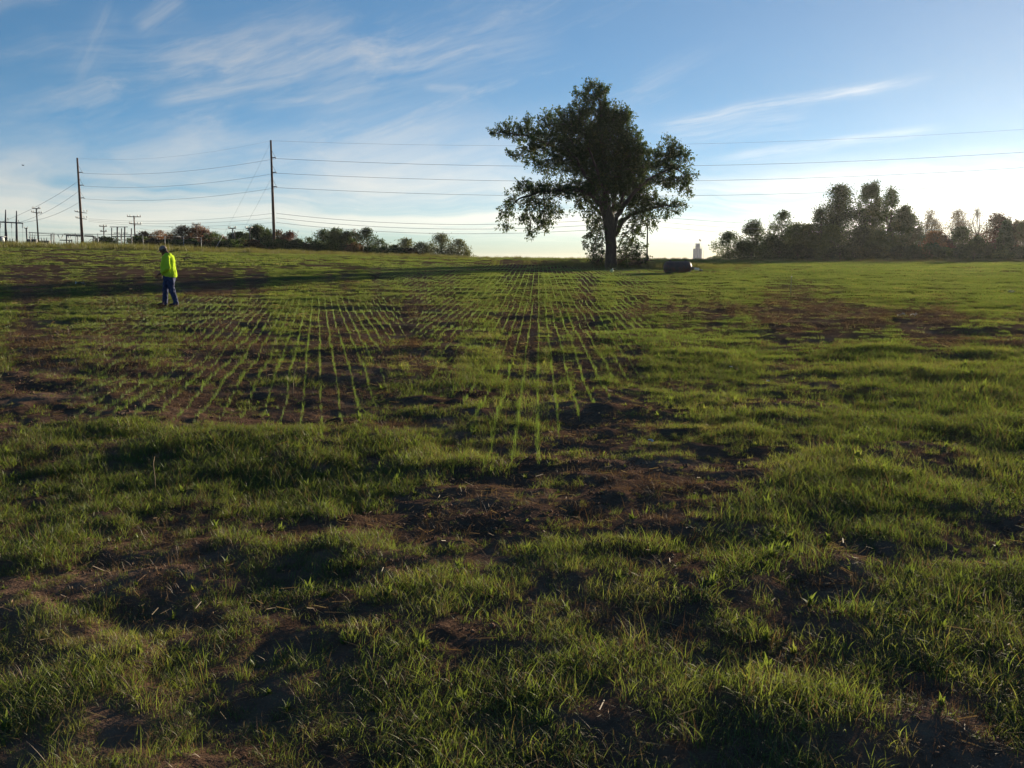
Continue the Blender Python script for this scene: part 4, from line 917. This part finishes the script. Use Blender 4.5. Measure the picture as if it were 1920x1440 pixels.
# ------------------------------------------------------------------ substation
def substation():
    Y = 260; s = Y / F
    b = gp(20, Y); root = empty('dead_end_frame', b, label='dark steel H shaped frame with two tall masts at the left edge', cat='substation frame')
    q = lambda px, row, dy=0: at(px, row, Y + dy) - b
    for px, tr in ((10.5, 393), (31, 395)):
        mb = MB(); mb.tube([q(px + .6, 468), q(px, 416), q(px, tr)], [.34, .27, .12], 8); mb.build('mast', M['dark_steel'], root)
    mb = MB(); mb.tube([q(-14, 415.5), q(43.5, 418.5)], .20, 6); mb.build('beam', M['dark_steel'], root)
    for px in (1, 22, 42.5):
        mb = MB(); mb.tube([q(px, 418), q(px, 428)], .06, 5)
        for k in range(9): mb.lathe(q(px, 418.5 + k), [(.03, .05), (.22, 0), (.03, -.05)], 7)
        mb.build('insulator', M['porcelain'], root); mb = MB(); mb.tube([q(px, 428), q(px + .2, 458)], .035, 4); mb.build('dropper_wire', M['wire'], root)
    for px, row in ((15, 410), (35, 414)):
        mb = MB(); mb.tube([q(px, 417), q(px, row)], .05, 5); mb.lathe(q(px, row), [(.02, -.2), (.2, 0), (.02, .2)], 7); mb.build('insulator', M['porcelain'], root)
    # long low bus gantry with V trusses
    b = gp(120, Y); root = empty('bus_gantry', b, label='low lattice gantry with V shaped trusses left of the tall pole', cat='substation gantry')
    mb = MB(); mb.tube([q(54, 436), q(108, 439.5), q(154, 440.5)], .07, 5); mb.tube([q(56, 441), q(96, 441.5)], .05, 4); mb.build('bus_bar', M['dark_steel'], root)
    for px0, px1, px2 in ((108.5, 113.5, 118), (127, 130.5, 134), (143, 146.5, 150)):
        mb = MB(); mb.tube([q(px0, 440.5), q(px1, 450), q(px2, 440.5)], [.15, .15, .15], 5); mb.build('v_truss', M['dark_steel'], root)
    mb = MB(); mb.tube([q(112, 450.3), q(134, 450.8)], .13, 5); mb.tube([q(124, 441), q(154, 442.5)], .16, 5); mb.build('beam', M['dark_steel'], root)
    for px, tr, w in ((96, 438, .16), (101.5, 438, .10), (125, 441, .20), (134.5, 449, .18), (130, 450, .14), (145, 442, .12)):
        mb = MB(); mb.tube([q(px, 468), q(px, tr)], w, 6); mb.build('column', M['dark_steel'], root)
    for k in range(14):
        px = 121 + k * 2.4; mb = MB(); mb.tube([q(px, 441.5), q(px, 438.6 + (k % 3) * .5)], .05, 4); mb.lathe(q(px, 438.6), [(.02, .1), (.16, 0), (.02, -.12)], 6); mb.build('insulator', M['porcelain'], root)
    for px in (58, 63): mb = MB(); mb.tube([q(px - 2.5, 436), q(px + .5, 452), q(px + 3.2, 436.5)], [.04, .04, .04], 4); mb.build('v_truss', M['dark_steel'], root)
    # gantry right of the tall pole
    b = gp(165, 262); root = empty('bus_gantry', b, label='dark switch gantry between the tall pole and the dark thicket', cat='substation gantry')
    mb = MB(); mb.tube([q(158, 442.5), q(177, 443.5)], .18, 5); mb.build('beam', M['dark_steel'], root)
    mb = MB(); mb.tube([q(158, 440), q(205, 439), q(262, 440)], .04, 4); mb.build('bus_bar', M['dark_steel'], root)
    for px in (175, 178.5): mb = MB(); mb.tube([q(px, 468), q(px, 443)], .17, 6); mb.build('column', M['dark_steel'], root)
    for k in range(9): mb = MB(); mb.tube([q(159.5 + k * 1.8, 443), q(159.5 + k * 1.8, 439.2 + k % 2)], .07, 4); mb.build('insulator', M['porcelain'], root)
    # post rack
    b = gp(228, 262); root = empty('switch_rack', b, label='rack of dark posts joined by thin crossbars right of the dark thicket', cat='substation rack')
    for px, tr, w in ((209.5, 427, .14), (220, 425.5, .2), (228, 428, .14), (234, 425.5, .19), (246.5, 428, .15)):
        mb = MB(); mb.tube([q(px, 468), q(px, tr)], w, 6); mb.build('post', M['dark_steel'], root)
    for p0, p1, row, w in ((206, 240, 425.5, .10), (209, 247, 443.2, .13), (209, 234, 449.5, .06), (213, 226, 437, .1), (230, 240, 437, .1), (209, 246, 440, .04)):
        mb = MB(); mb.tube([q(p0, row), q(p1, row)], w, 5); mb.build('crossbar', M['dark_steel'], root)
    # equipment near the ground
    for px, w, hgt, lab in ((62, 2.2, 2.6, 'squat dark transformer right of the twin mast frame'), (84, 2.8, 2.2, 'dark breaker cabinet behind the crossarm pole'), (20, 2.4, 2.0, 'dark breaker between the two tall masts')):
        c = gp(px, 262); hb = c[2]; c[2] = zrow(462, 262) - .6; e = empty('transformer', c, label=lab, cat='transformer', group='substation equipment')
        mb = MB(); mb.box((0, 0, hgt / 2), (w, 1.6, hgt)); mb.build('tank_body', M['dark_steel'], e)
        mb = MB()
        for k in range(4): mb.box((-w / 2 - .12, -.5 + k * .33, hgt * .5), (.22, .08, hgt * .7))
        mb.build('radiator', M['dark_steel'], e)
        for k in (-.6, 0, .6):
            mb = MB(); mb.tube([(k, 0, hgt), (k * 1.4, 0, hgt + .9)], [.12, .05], 6); mb.lathe((k * 1.2, 0, hgt + .45), [(.05, -.1), (.2, 0), (.05, .1)], 7); mb.build('bushing', M['porcelain'], e)
    c = gp(2.5, 255); c[2] = zrow(456.5, 255); e = empty('control_house', c, label='small bluish control house with white side at the far left edge', cat='small building')
    mb = MB(); mb.box((-.5, 0, .9), (1.5, 1.5, 1.8)); mb.build('wall', simple('blue_wall', (.12, .14, .28), rough=.7), e)
    mb = MB(); mb.box((.5, 0, .8), (.42, 1.3, 1.5)); mb.build('door', M['white'], e); mb = MB(); mb.box((-.1, 0, 1.86), (2.3, 1.8, .12)); mb.build('roof', M['galv'], e)
substation()

def fence():
    pxs = [-30, 15, 58, 101, 143, 185, 228, 248, 269, 310, 345, 378]
    a = gp(15, 150); root = empty('chain_link_fence', a, label='thin chain link fence of pale posts in front of the substation', cat='fence')
    tops = []
    for px in pxs:
        Y = np.interp(px, [0, 270, 570], [148, 150, 178]); g = gp(px, Y) - a; mb = MB(); hh = 2.35
        mb.tube([[g[0], g[1], g[2] - .2], [g[0], g[1], g[2] + hh]], .05, 6); mb.build('post', M['galv'], root); tops.append(g + [0, 0, hh])
    for i in range(len(tops) - 1):
        p, q = tops[i], tops[i + 1]; mb = MB(); mb.tube([p - [0, 0, .08], q - [0, 0, .08]], .018, 4)
        for z in (.5, 1.0, 1.5): mb.tube([p - [0, 0, z], q - [0, 0, z]], .007, 3, cap=False)
        L = np.linalg.norm(q - p); n = int(L / .35)
        for k in range(n):
            t0 = k / n; t1 = min(1, (k + 5) / n); mb.tube([p + (q - p) * t0 - [0, 0, 2.2], p + (q - p) * t1 - [0, 0, .1]], .003, 3, cap=False)
        mb.build('fence_panel', M['galv'], root)
fence()

# ------------------------------------------------------------------ grain elevator, tank, small things
def elevator():
    Y = 900; b = gp(1307, Y); b[2] = float(H0(b[0], Y)) - 1; root = empty('grain_elevator', b, label='distant grey concrete grain elevator topped by a flag', cat='grain elevator')
    s = Y / F; zr = lambda row: at(1307, row, Y)[2] - b[2]
    for dx in (-5.4, 0, 5.4):
        mb = MB(); mb.lathe((dx * s, 0 if dx else -1.2, 0), [(2.9 * s, 0), (2.9 * s, zr(467.2)), (2.6 * s, zr(466.6)), (0.01, zr(466.4))], 24); mb.build('silo', M['concrete'], root, smooth=False)
    mb = MB(); mb.box((0.2 * s, 0, (zr(467) + zr(457.5)) / 2), (7 * s, 4, zr(457.5) - zr(467))); mb.build('headhouse', M['concrete'], root)
    mb = MB(); mb.box((0.2 * s, 0, zr(457.1)), (8.2 * s, 4.6, .6)); mb.build('roof', M['concrete'], root)
    mb = MB()
    for x in (-8, -5.5, 5, 6.5, 8): mb.tube([(x * s, -2, zr(467)), (x * s, -2, zr(462.5))], .14, 4)
    mb.tube([(-8 * s, -2, zr(462.7)), (-4.2 * s, -2, zr(462.7))], .12, 4); mb.tube([(4.4 * s, -2, zr(462.7)), (8 * s, -2, zr(462.7))], .12, 4); mb.build('railing', M['galv'], root)
    mb = MB(); mb.tube([(10.6 * s, -2, zr(488)), (10.6 * s, -2, zr(470))], .18, 5); mb.tube([(8 * s, -2, zr(470.2)), (10.6 * s, -2, zr(470.2))], .12, 4); mb.build('elevator_leg', M['galv'], root)
    mb = MB(); mb.tube([(2.5 * s, 0, zr(457)), (2.5 * s, 0, zr(448))], [.12, .07], 5); fp = mb.build('flagpole', M['galv'], root)
    n = 9; xs = np.linspace(0, 4.6 * s, n); V = []; 
    for i, x in enumerate(xs):
        for j in range(5): V.append([2.5 * s + x * .8, .35 * math.sin(i * 1.1), zr(448.2) - j * .42 - x * .35 + .15 * math.sin(i * .9)])
    V = np.array(V); Q = [[i * 5 + j, i * 5 + j + 1, (i + 1) * 5 + j + 1, (i + 1) * 5 + j] for i in range(n - 1) for j in range(4)]
    red = simple('flag_red', (.35, .06, .05)); wh = simple('flag_white', (.6, .58, .55))
    mesh_np('flag', V, np.array(Q), None, fp, mats=[red, wh], midx=[(j % 2) for i in range(n - 1) for j in range(4)])
elevator()

def tank():
    Y = 66.0; b = gp(1270.5, Y); m, t, out = mat('tank_paint')
    p = t.new('ShaderNodeBsdfPrincipled', ins={'Roughness': .55, 'Specular IOR Level': .3}); tc = t.new('ShaderNodeTexCoord')
    n = t.noise(tc.outputs['Object'], 2.2, 6, .65)
    t.l.new(t.ramp(n, [(.35, (.045, .040, .042)), (.52, (.075, .055, .05)), (.62, (.12, .045, .035))]), p.inputs['Base Color']); t.l.new(p.outputs[0], out.inputs[0])
    root = empty('storage_tank', b, label='dark cylindrical metal tank lying on the grass right of the lone tree', cat='tank')
    Rr = .43; RX = Matrix.Rotation(math.pi / 2, 3, 'Y')
    def prof(L0, L1): return [(0.01, L0)] + [(Rr * math.sin(a), L0 + .26 * (1 - math.cos(a))) for a in np.linspace(.25, math.pi / 2, 6)] + [(Rr, 0)] + [(Rr * math.sin(a), L1 - .26 * (1 - math.cos(a))) for a in np.linspace(math.pi / 2, .25, 6)] + [(.01, L1)]
    mb = MB(); mb.lathe((0, 0, Rr - .04), prof(-1.02, .98), 32, M=RX); mb.build('shell', m, root, smooth=True)
    for x in (-.72, 0.05, .70): mb = MB(); mb.lathe((x, 0, Rr - .04), [(Rr - .01, -.02), (Rr + .012, -.015), (Rr + .012, .015), (Rr - .01, .02)], 32, M=RX); mb.build('weld_seam', m, root, smooth=True)
    mb = MB(); mb.lathe((1.0, 0, .33), [(.01, -.1), (.16, -.1), (.16, .06), (.09, .08), (.09, .22), (.01, .22)], 14, M=RX); mb.build('flange', m, root)
    M2 = Matrix.Rotation(math.radians(97), 3, 'Y'); mb = MB(); mb.lathe((1.17, -.05, .30), [(.01, 0), (.085, 0), (.085, .33), (.06, .34), (.06, .05)], 14, M=M2); mb.build('pipe_stub', M['white'], root)
    mb = MB(); mb.tube([(1.5, -.05, .24), (1.75, 0, .18)], [.07, .05], 8); mb.build('valve', M['dark_steel'], root)
    for x in (-.55, .55): mb = MB(); mb.box((x, 0, 2 * Rr - .01), (.16, .04, .10)); mb.build('lifting_lug', m, root)
    for x in (-.6, .6): mb = MB(); mb.box((x, 0, -.0), (.12, .6, .16)); mb.build('saddle', M['dark_steel'], root)
tank()

def sphere(mb, c, rx, ry, rz, n=14):
    mb.lathe((0, 0, 0), [(math.sin(a), math.cos(a)) for a in np.linspace(math.pi - .02, .02, n)], n * 2)
    mb.v[-1] = mb.v[-1] * [rx, ry, rz] + np.array(c)
g = gr(1147, 511); mb = MB(); sphere(mb, (0, 0, .10), .125, .125, .115)
jug = empty('plastic_jug', tuple(g), label='small pale yellow plastic jug on the grass before the lone tree', cat='jug')
mb.build('jug_body', simple('yellow_plastic', (.62, .62, .28), (.5, .5, .2), .5), jug, smooth=True)
mb = MB(); mb.lathe((.05, 0, .20), [(.045, 0), (.04, .05), (.035, .06), (.01, .06)], 10); mb.build('cap', M['white'], jug)
g = gp(1601, 158); e = empty('marker_post', tuple(g), label='short white post at the foot of the tall clump of trees', cat='post')
mb = MB(); mb.tube([(0, 0, -.1), (0, 0, 1.0)], .12, 10); mb.build('post', M['white'], e); mb = MB(); mb.lathe((0, 0, 1.0), [(.14, 0), (.14, .08), (.07, .16), (.01, .17)], 12); mb.build('cap', M['white'], e)
for k in range(3):
    g = gp(1220.5 + 4.2 * k, 150); g[2] = zrow(487.2, 150) ; e = empty('drum', tuple(g), label=('leftmost', 'middle', 'rightmost')[k] + ' of three tiny dark drums on the skyline right of the lone tree', cat='drum', group='dark drums on the skyline')
    mb = MB(); mb.lathe((0, 0, -.3), [(.01, 0), (.15, 0), (.165, .1), (.15, .2), (.165, .3), (.15, .42), (.01, .42)], 14); mb.build('drum_body', M['dark_steel'], e)
g = at(43, 310, 120); e = empty('bird', tuple(g), label='tiny dark bird flying over the substation', cat='bird')
mb = MB(); mb.tube([(-.16, 0, 0), (-.05, 0, .01), (.06, 0, .0), (.17, 0, -.01)], [.01, .05, .06, .012], 8)
mb.add([(-.02, 0, .03), (.07, 0, .03), (.0, .26, .10), (-.07, .46, .06), (-.04, .22, .09)], T=[[0, 1, 2], [0, 2, 4], [4, 2, 3]]); mb.add([(-.02, 0, .03), (.07, 0, .03), (.0, -.26, .10), (-.07, -.46, .06), (-.04, -.22, .09)], T=[[0, 2, 1], [0, 4, 2], [4, 3, 2]])
mb.build('bird_body', M['dark_steel'], e)
scrap = simple('paper_scrap', (.7, .68, .64), (.5, .48, .45), .7)
for k, (px, row, w, lab) in enumerate(((151, 536, .16, 'white litter scrap on the grass left of the worker'), (1220, 838, .02, 'white litter scrap among seedlings in the middle of the field'), (1690, 596, .10, 'white litter scrap on the bare strip at right, left of another'),
                              (1712, 597, .08, 'white litter scrap on the bare strip at right, near the smaller rut'), (1370, 695, .02, 'pale litter scrap in the thick grass right of the crop rows'), (1440, 726, .02, 'pale litter scrap beside dry soil in the right grass'), (1897, 552, .12, 'white litter scrap in the far right grass'))):
    g = gr(px, row); r = np.random.default_rng(k + 900); n = 5
    X, Z = np.meshgrid(np.linspace(-1, 1, n), np.linspace(-1, 1, n)); V = np.stack([X.ravel() * w + r.normal(0, w * .15, n * n), Z.ravel() * w * .7, .05 + w * .4 + r.normal(0, w * .3, n * n)], -1)
    Q = [[i * n + j, i * n + j + 1, (i + 1) * n + j + 1, (i + 1) * n + j] for i in range(n - 1) for j in range(n - 1)]
    o = mesh_np('litter_scrap', V, np.array(Q), scrap, loc=tuple(g)); tag(o, lab, 'litter', 'litter scraps in the field')
dry = simple('dry_stalk', (.20, .14, .08), (.13, .09, .05), .8, 20)
def stalk(pts, lab):
    g = gr(*pts[0]); mb = MB(); Y = g[1]; P = [np.array(at(px, row, Y)) - g for px, row in pts]; P[0] = np.array([0, 0, -.02])
    mb.tube(P, np.linspace(.0045, .002, len(P)) * max(1, Y / 12), 5); e = empty('dry_stalk', tuple(g), label=lab, cat='dry stalk', group='dry stalks'); mb.build('stem', dry, e)
    mb = MB()
    for k in range(3):
        p = P[-1]; d = np.array([r_.normal(0, .05), r_.normal(0, .05), .03]); w = np.array([.006, 0, .004]); mb.add([p - w, p + d * .5 + w, p + d, p + d * .5 - w], [[0, 1, 2, 3]])
    mb.build('dry_leaf', dry, e)
stalk([(291, 925), (290, 895), (287, 870), (290, 855), (297, 858)], 'tall dry stalk in the thick grass at lower left')
stalk([(549, 745), (550, 715), (553, 692), (562, 684), (574, 683)], 'bent pale dry stalk among the left crop rows')
stalk([(607, 658), (611, 645), (618, 636), (624, 633)], 'small curved dry stalk among the left crop rows below the person')
for k, (px, row, h) in enumerate(((1482, 552, .7),)):
    g = gr(px, row); e = empty('stake', tuple(g), label='thin dark stake standing alone in the right hand grass', cat='stake'); mb = MB(); mb.tube([(0, 0, -.1), (.02, 0, h)], [.013, .012], 6); mb.build('shaft', M['dark_steel'], e)
    mb = MB(); mb.lathe((.02, 0, h), [(.03, 0), (.03, .04), (.01, .05)], 8); mb.build('cap', M['galv'], e)

# ------------------------------------------------------------------ the worker
def remesh(o, vox, sm=True, disp=None):
    md = o.modifiers.new('fuse', 'REMESH'); md.mode = 'VOXEL'; md.voxel_size = vox; md.use_smooth_shade = True
    if sm: s = o.modifiers.new('soft', 'SMOOTH'); s.factor = .5; s.iterations = 3
    if disp:
        tx = bpy.data.textures.new(o.name + '_folds', 'CLOUDS'); tx.noise_scale = disp[0]; tx.noise_depth = 2
        d = o.modifiers.new('folds', 'DISPLACE'); d.texture = tx; d.strength = disp[1]; d.mid_level = .5; d.texture_coords = 'LOCAL'
def rings(mb, L, n=20, pw=2.0):
    th = np.arange(n) * 2 * math.pi / n; V = []
    for (cx, cy, cz, rx, ry) in L: V += [[cx + rx * math.copysign(abs(math.cos(a)) ** (2 / pw), math.cos(a)), cy + ry * math.copysign(abs(math.sin(a)) ** (2 / pw), math.sin(a)), cz] for a in th]
    m = len(L); Q = [[i * n + k, i * n + (k + 1) % n, (i + 1) * n + (k + 1) % n, (i + 1) * n + k] for i in range(m - 1) for k in range(n)]
    V += [[L[0][0], L[0][1], L[0][2]], [L[-1][0], L[-1][1], L[-1][2]]]
    T = [[m * n, (k + 1) % n, k] for k in range(n)] + [[m * n + 1, (m - 1) * n + k, (m - 1) * n + (k + 1) % n] for k in range(n)]
    if L[0][2] > L[-1][2]: Q = [q[::-1] for q in Q]; T = [t[::-1] for t in T]
    mb.add(V, Q, T)
def person():
    g = gp(319, 27.5); root = empty('person', (g[0], g[1], g[2]), rz=0, label='person walking left in a neon yellow shirt, dark jeans and grey cap, looking down', cat='person')
    skin = simple('skin', (.20, .095, .06), (.15, .07, .045), .55, 6)
    k = .00183; X = lambda x: (x - 490) * k; Z = lambda y: (1190 - y) * k
    LS, RS = -.20, .20      # near side y, far side y
    sh_n, el_n, wr_n = (X(515), LS - .02, Z(400)), (X(545), LS - .075, Z(560)), (X(408), -.235, Z(650))
    sh_f, el_f, wr_f = (X(505), RS + .02, Z(400)), (X(515), RS + .06, Z(560)), (X(400), .20, Z(655))
    mb = MB()
    rings(mb, [(X(500), 0, Z(700), .13, .16), (X(490), 0, Z(600), .14, .16), (X(500), 0, Z(480), .12, .17), (X(508), 0, Z(400), .09, .17), (X(500), 0, Z(350), .07, .11)])
    mb.tube([(X(505), 0, Z(370)), (X(482), 0, Z(335)), (X(455), 0, Z(300))], [.075, .062, .062], 12)
    # head, tilted forward
    hd = MB(); sphere(hd, (0, 0, 0), .098, .077, .118, 12)
    rm = np.array(Matrix.Rotation(math.radians(-24), 3, 'Y')); hc = np.array([X(428), 0, Z(283)])
    hv = hd.v[0] @ rm.T + hc; mb.add(hv, hd.q[0])
    def hp(x, y, z): return tuple(np.array([x, y, z]) @ rm.T + hc)
    mb.tube([hp(-.085, 0, .02), hp(-.112, 0, -.012), hp(-.108, 0, -.025), hp(-.085, 0, -.03)], [.010, .014, .016, .008], 8)     # nose
    mb.tube([hp(-.055, 0, -.02), hp(-.058, 0, -.06), hp(-.055, 0, -.10)], [.034, .036, .03], 8)
    mb.tube([hp(-.06, 0, -.085), hp(-.088, 0, -.095), hp(-.06, 0, -.115)], [.03, .024, .03], 8)                             # chin
    mb.tube([hp(-.085, -.02, -.062), hp(-.096, 0, -.062), hp(-.085, .02, -.062)], [.006, .009, .006], 6)                      # mouth
    mb.tube([hp(-.08, -.035, .025), hp(-.094, 0, .03), hp(-.08, .035, .025)], [.008, .010, .008], 6)                          # brow
    for s in (-1, 1): mb.tube([hp(.0, s * .075, .03), hp(.012, s * .088, .02), hp(.01, s * .086, -.015), hp(-.002, s * .074, -.03)], [.008, .013, .012, .007], 7)
    for s, e, w, sd in ((sh_n, el_n, wr_n, -1), (sh_f, el_f, wr_f, 1)):
        mb.tube([s, tuple((np.array(s) + e) / 2), e, tuple((np.array(e) + w) / 2), w], [.055, .050, .042, .038, .028], 10)
        w = np.array(w); d = w - np.array(e); d /= np.linalg.norm(d); side = np.array([0, -sd, 0.0]); side -= side @ d * d; side /= np.linalg.norm(side); dn = np.cross(d, side); dn = dn if dn[2] < 0 else -dn
        pc = w + d * .045; V = MB(); mb.tube([w - d * .01, w + d * .03, w + d * .085], [.026, .036, .033], 10)
        for f, (o, L) in enumerate(((-.028, .068), (-.010, .078), (.009, .073), (.026, .058))):
            a = w + d * .085 + side * o; b = a + d * L * .42 + dn * .006; c = b + d * L * .28 + dn * L * .22; e_ = c + d * L * .08 + dn * L * .30
            mb.tube([a - d * .02, a, b, c, e_], [.009, .0092, .0086, .008, .0065], 7)
        a = w + d * .025 - side * .03; mb.tube([a + side * .01, a - side * .018 + d * .018, a - side * .022 + d * .045 + dn * .012, a - side * .014 + d * .065 + dn * .02], [.011, .011, .0095, .008], 7)
    for (hx, kx, kz, ax, y0) in ((X(470), X(405), Z(905), X(390), .10), (X(520), X(540), Z(905), X(605), -.10)):
        mb.tube([(hx, y0, Z(720)), ((hx + kx) / 2, y0, Z(810)), (kx, y0, kz), ((kx * .6 + ax * .4), y0, Z(990)), (ax, y0, Z(1120)), (ax, y0, Z(1165))], [.085, .08, .058, .058, .040, .045], 12)
    b = mb.build('body', skin, root, smooth=True); remesh(b, .0075)
    eye = simple('eye', (.02, .015, .012), (.02, .015, .012), .2)
    for s in (-1, 1): m2 = MB(); sphere(m2, hp(-.083, s * .032, .008), .010, .012, .008, 8); m2.build('eye', eye, root)
    hr = simple('hair', (.05, .045, .042), (.03, .028, .025), .8, 60)
    m2 = MB(); sphere(m2, (0, 0, 0), .103, .083, .118, 12); v = m2.v[0]; v[:, 2] = np.clip(v[:, 2], -.055, .2); v[:, 0] = np.maximum(v[:, 0], -.02); m2.v[0] = v @ rm.T + hc; m2.build('hair', hr, root, smooth=True)
    # shirt
    sm, t, out = mat('neon_shirt'); tc = t.new('ShaderNodeTexCoord'); n = t.noise(tc.outputs['Object'], 5, 3, .5)
    d = t.new('ShaderNodeBsdfDiffuse', ins={0: t.ramp(n, [(.3, (.42, .60, .04)), (.7, (.54, .73, .06))])}); tr = t.new('ShaderNodeBsdfTranslucent', ins={0: (.6, .95, .08, 1)})
    t.l.new(t.new('ShaderNodeMixShader', ins={0: .14, 1: d.outputs[0], 2: tr.outputs[0]}).outputs[0], out.inputs[0])
    mb = MB()
    def rg(y, xl, xr, w): return ((X(xl) + X(xr)) / 2, 0, Z(y), (X(xr) - X(xl)) / 2, w)
    rings(mb, [rg(718, 440, 618, .185), rg(690, 398, 624, .20), rg(640, 380, 620, .205), rg(580, 372, 606, .205), rg(520, 376, 600, .205), rg(460, 392, 600, .21), rg(410, 408, 588, .215), rg(372, 425, 568, .19), rg(345, 445, 545, .125), rg(326, 462, 528, .085)], 28, 2.2)
    for s, e, w in ((sh_n, el_n, wr_n), (sh_f, el_f, wr_f)):
        s = np.array(s); e = np.array(e); w = np.array(w)
        mb.tube([s * [1, .75, 1] + [0, 0, .015], s, s * .6 + e * .4, e * .85 + s * .15, e, e * .6 + w * .4, w * .92 + e * .08], [.085, .088, .078, .07, .068, .062, .05], 14); sphere(mb, e, .072, .072, .072, 9)
    o = mb.build('shirt', sm, root, smooth=True); remesh(o, .012, disp=(.10, .035))
    # jeans
    jm = simple('dark_denim', (.05, .065, .14), (.025, .032, .075), .85, 14, bump=.2, spec=.1)
    mb = MB(); rings(mb, [rg(830, 425, 560, .15), rg(770, 410, 588, .185), rg(710, 404, 600, .19), rg(672, 404, 600, .185)], 24, 2.3)
    for (hx, kx, ax, y0) in ((X(455), X(410), X(392), .095), (X(530), X(548), X(606), -.095)):
        mb.tube([(hx, y0, Z(730)), ((hx * .5 + kx * .5), y0, Z(820)), (kx, y0, Z(905)), ((kx + ax) / 2, y0, Z(1010)), (ax, y0, Z(1110)), (ax - .01, y0, Z(1158))], [.115, .108, .088, .082, .076, .086], 16)
    o = mb.build('jeans', jm, root, smooth=True); remesh(o, .012, disp=(.07, .035))
    bm_ = simple('belt', (.03, .02, .015), rough=.5); mb = MB(); rings(mb, [rg(686, 401, 603, .193), rg(674, 400, 603, .192)], 24, 2.3); mb.build('belt', bm_, root)
    # boots
    bt = simple('brown_boot', (.07, .035, .022), (.04, .02, .014), .6, 20)
    for (ax, y0, tx) in ((X(392), .095, X(268)), (X(606), -.095, X(498))):
        z0 = 0.0; mb = MB()
        mb.tube([(ax, y0, Z(1125)), (ax, y0, Z(1160))], [.055, .06], 12)
        sx = np.linspace(0, 1, 7); mb.tube([(ax + .055 - q * (ax + .055 - tx), y0, .045 + .018 * math.sin(q * 3.1)) for q in sx], [.035, .052, .058, .055, .052, .048, .028], 12)
        b_ = mb.build('boot', bt, root, smooth=True); remesh(b_, .008)
        mb = MB(); mb.box(((ax + .05 + tx) / 2, y0, .006), (abs(ax - tx) + .05, .095, .022)); mb.build('sole', M['dark_steel'], b_)
    # cap
    cm = simple('grey_cap', (.34, .26, .22), (.22, .16, .14), .9, 30); cb = MB(); sphere(cb, (0, 0, 0), .112, .092, .112, 14)
    v = cb.v[0]; v[:, 2] = np.maximum(v[:, 2], -.005); cb.v[0] = (v + [0, 0, .028]) @ rm.T + hc; c = cb.build('cap', cm, root, smooth=True)
    n = 9; V = []; 
    for j, tz in ((0, .030), (1, .022)):
        for i in range(n):
            a = math.radians(-62 + 124 * i / (n - 1)); V.append((-.095 * math.cos(a), .090 * math.sin(a), tz)); V.append((-.095 * math.cos(a) - .115 * math.cos(a) ** .6, .082 * math.sin(a), tz - .018 + .012 * math.cos(a)))
    Q = []
    for i in range(n - 1):
        a = 2 * i; Q.append([a, a + 1, a + 3, a + 2]); q = 2 * n; Q.append([q + a, q + a + 2, q + a + 3, q + a + 1]); Q.append([a + 1, q + a + 1, q + a + 3, a + 3])
    mesh_np('brim', np.array(V) @ rm.T + hc, np.array(Q), cm, c, smooth=True)
    m2 = MB(); sphere(m2, hp(0, 0, .141), .01, .01, .006, 6); m2.build('cap_button', cm, c)
person()

# ------------------------------------------------------------------ morning air
def haze():
    m = bpy.data.materials.new('haze_air'); m.use_nodes = True; t = NT(m.node_tree); t.n.clear(); out = t.new('ShaderNodeOutputMaterial')
    v = t.new('ShaderNodeVolumePrincipled'); v.inputs['Color'].default_value = (.93, .95, 1, 1); v.inputs['Density'].default_value = HAZE; v.inputs['Anisotropy'].default_value = .6
    t.l.new(v.outputs[0], out.inputs['Volume'])
    mb = MB(); mb.box((0, 0, 15), (3040, 3040, 90)); o = mb.build('haze', m); tag(o, 'thin bright morning haze over the whole field', 'haze', kind='stuff')
HAZE = 0.000045
haze()
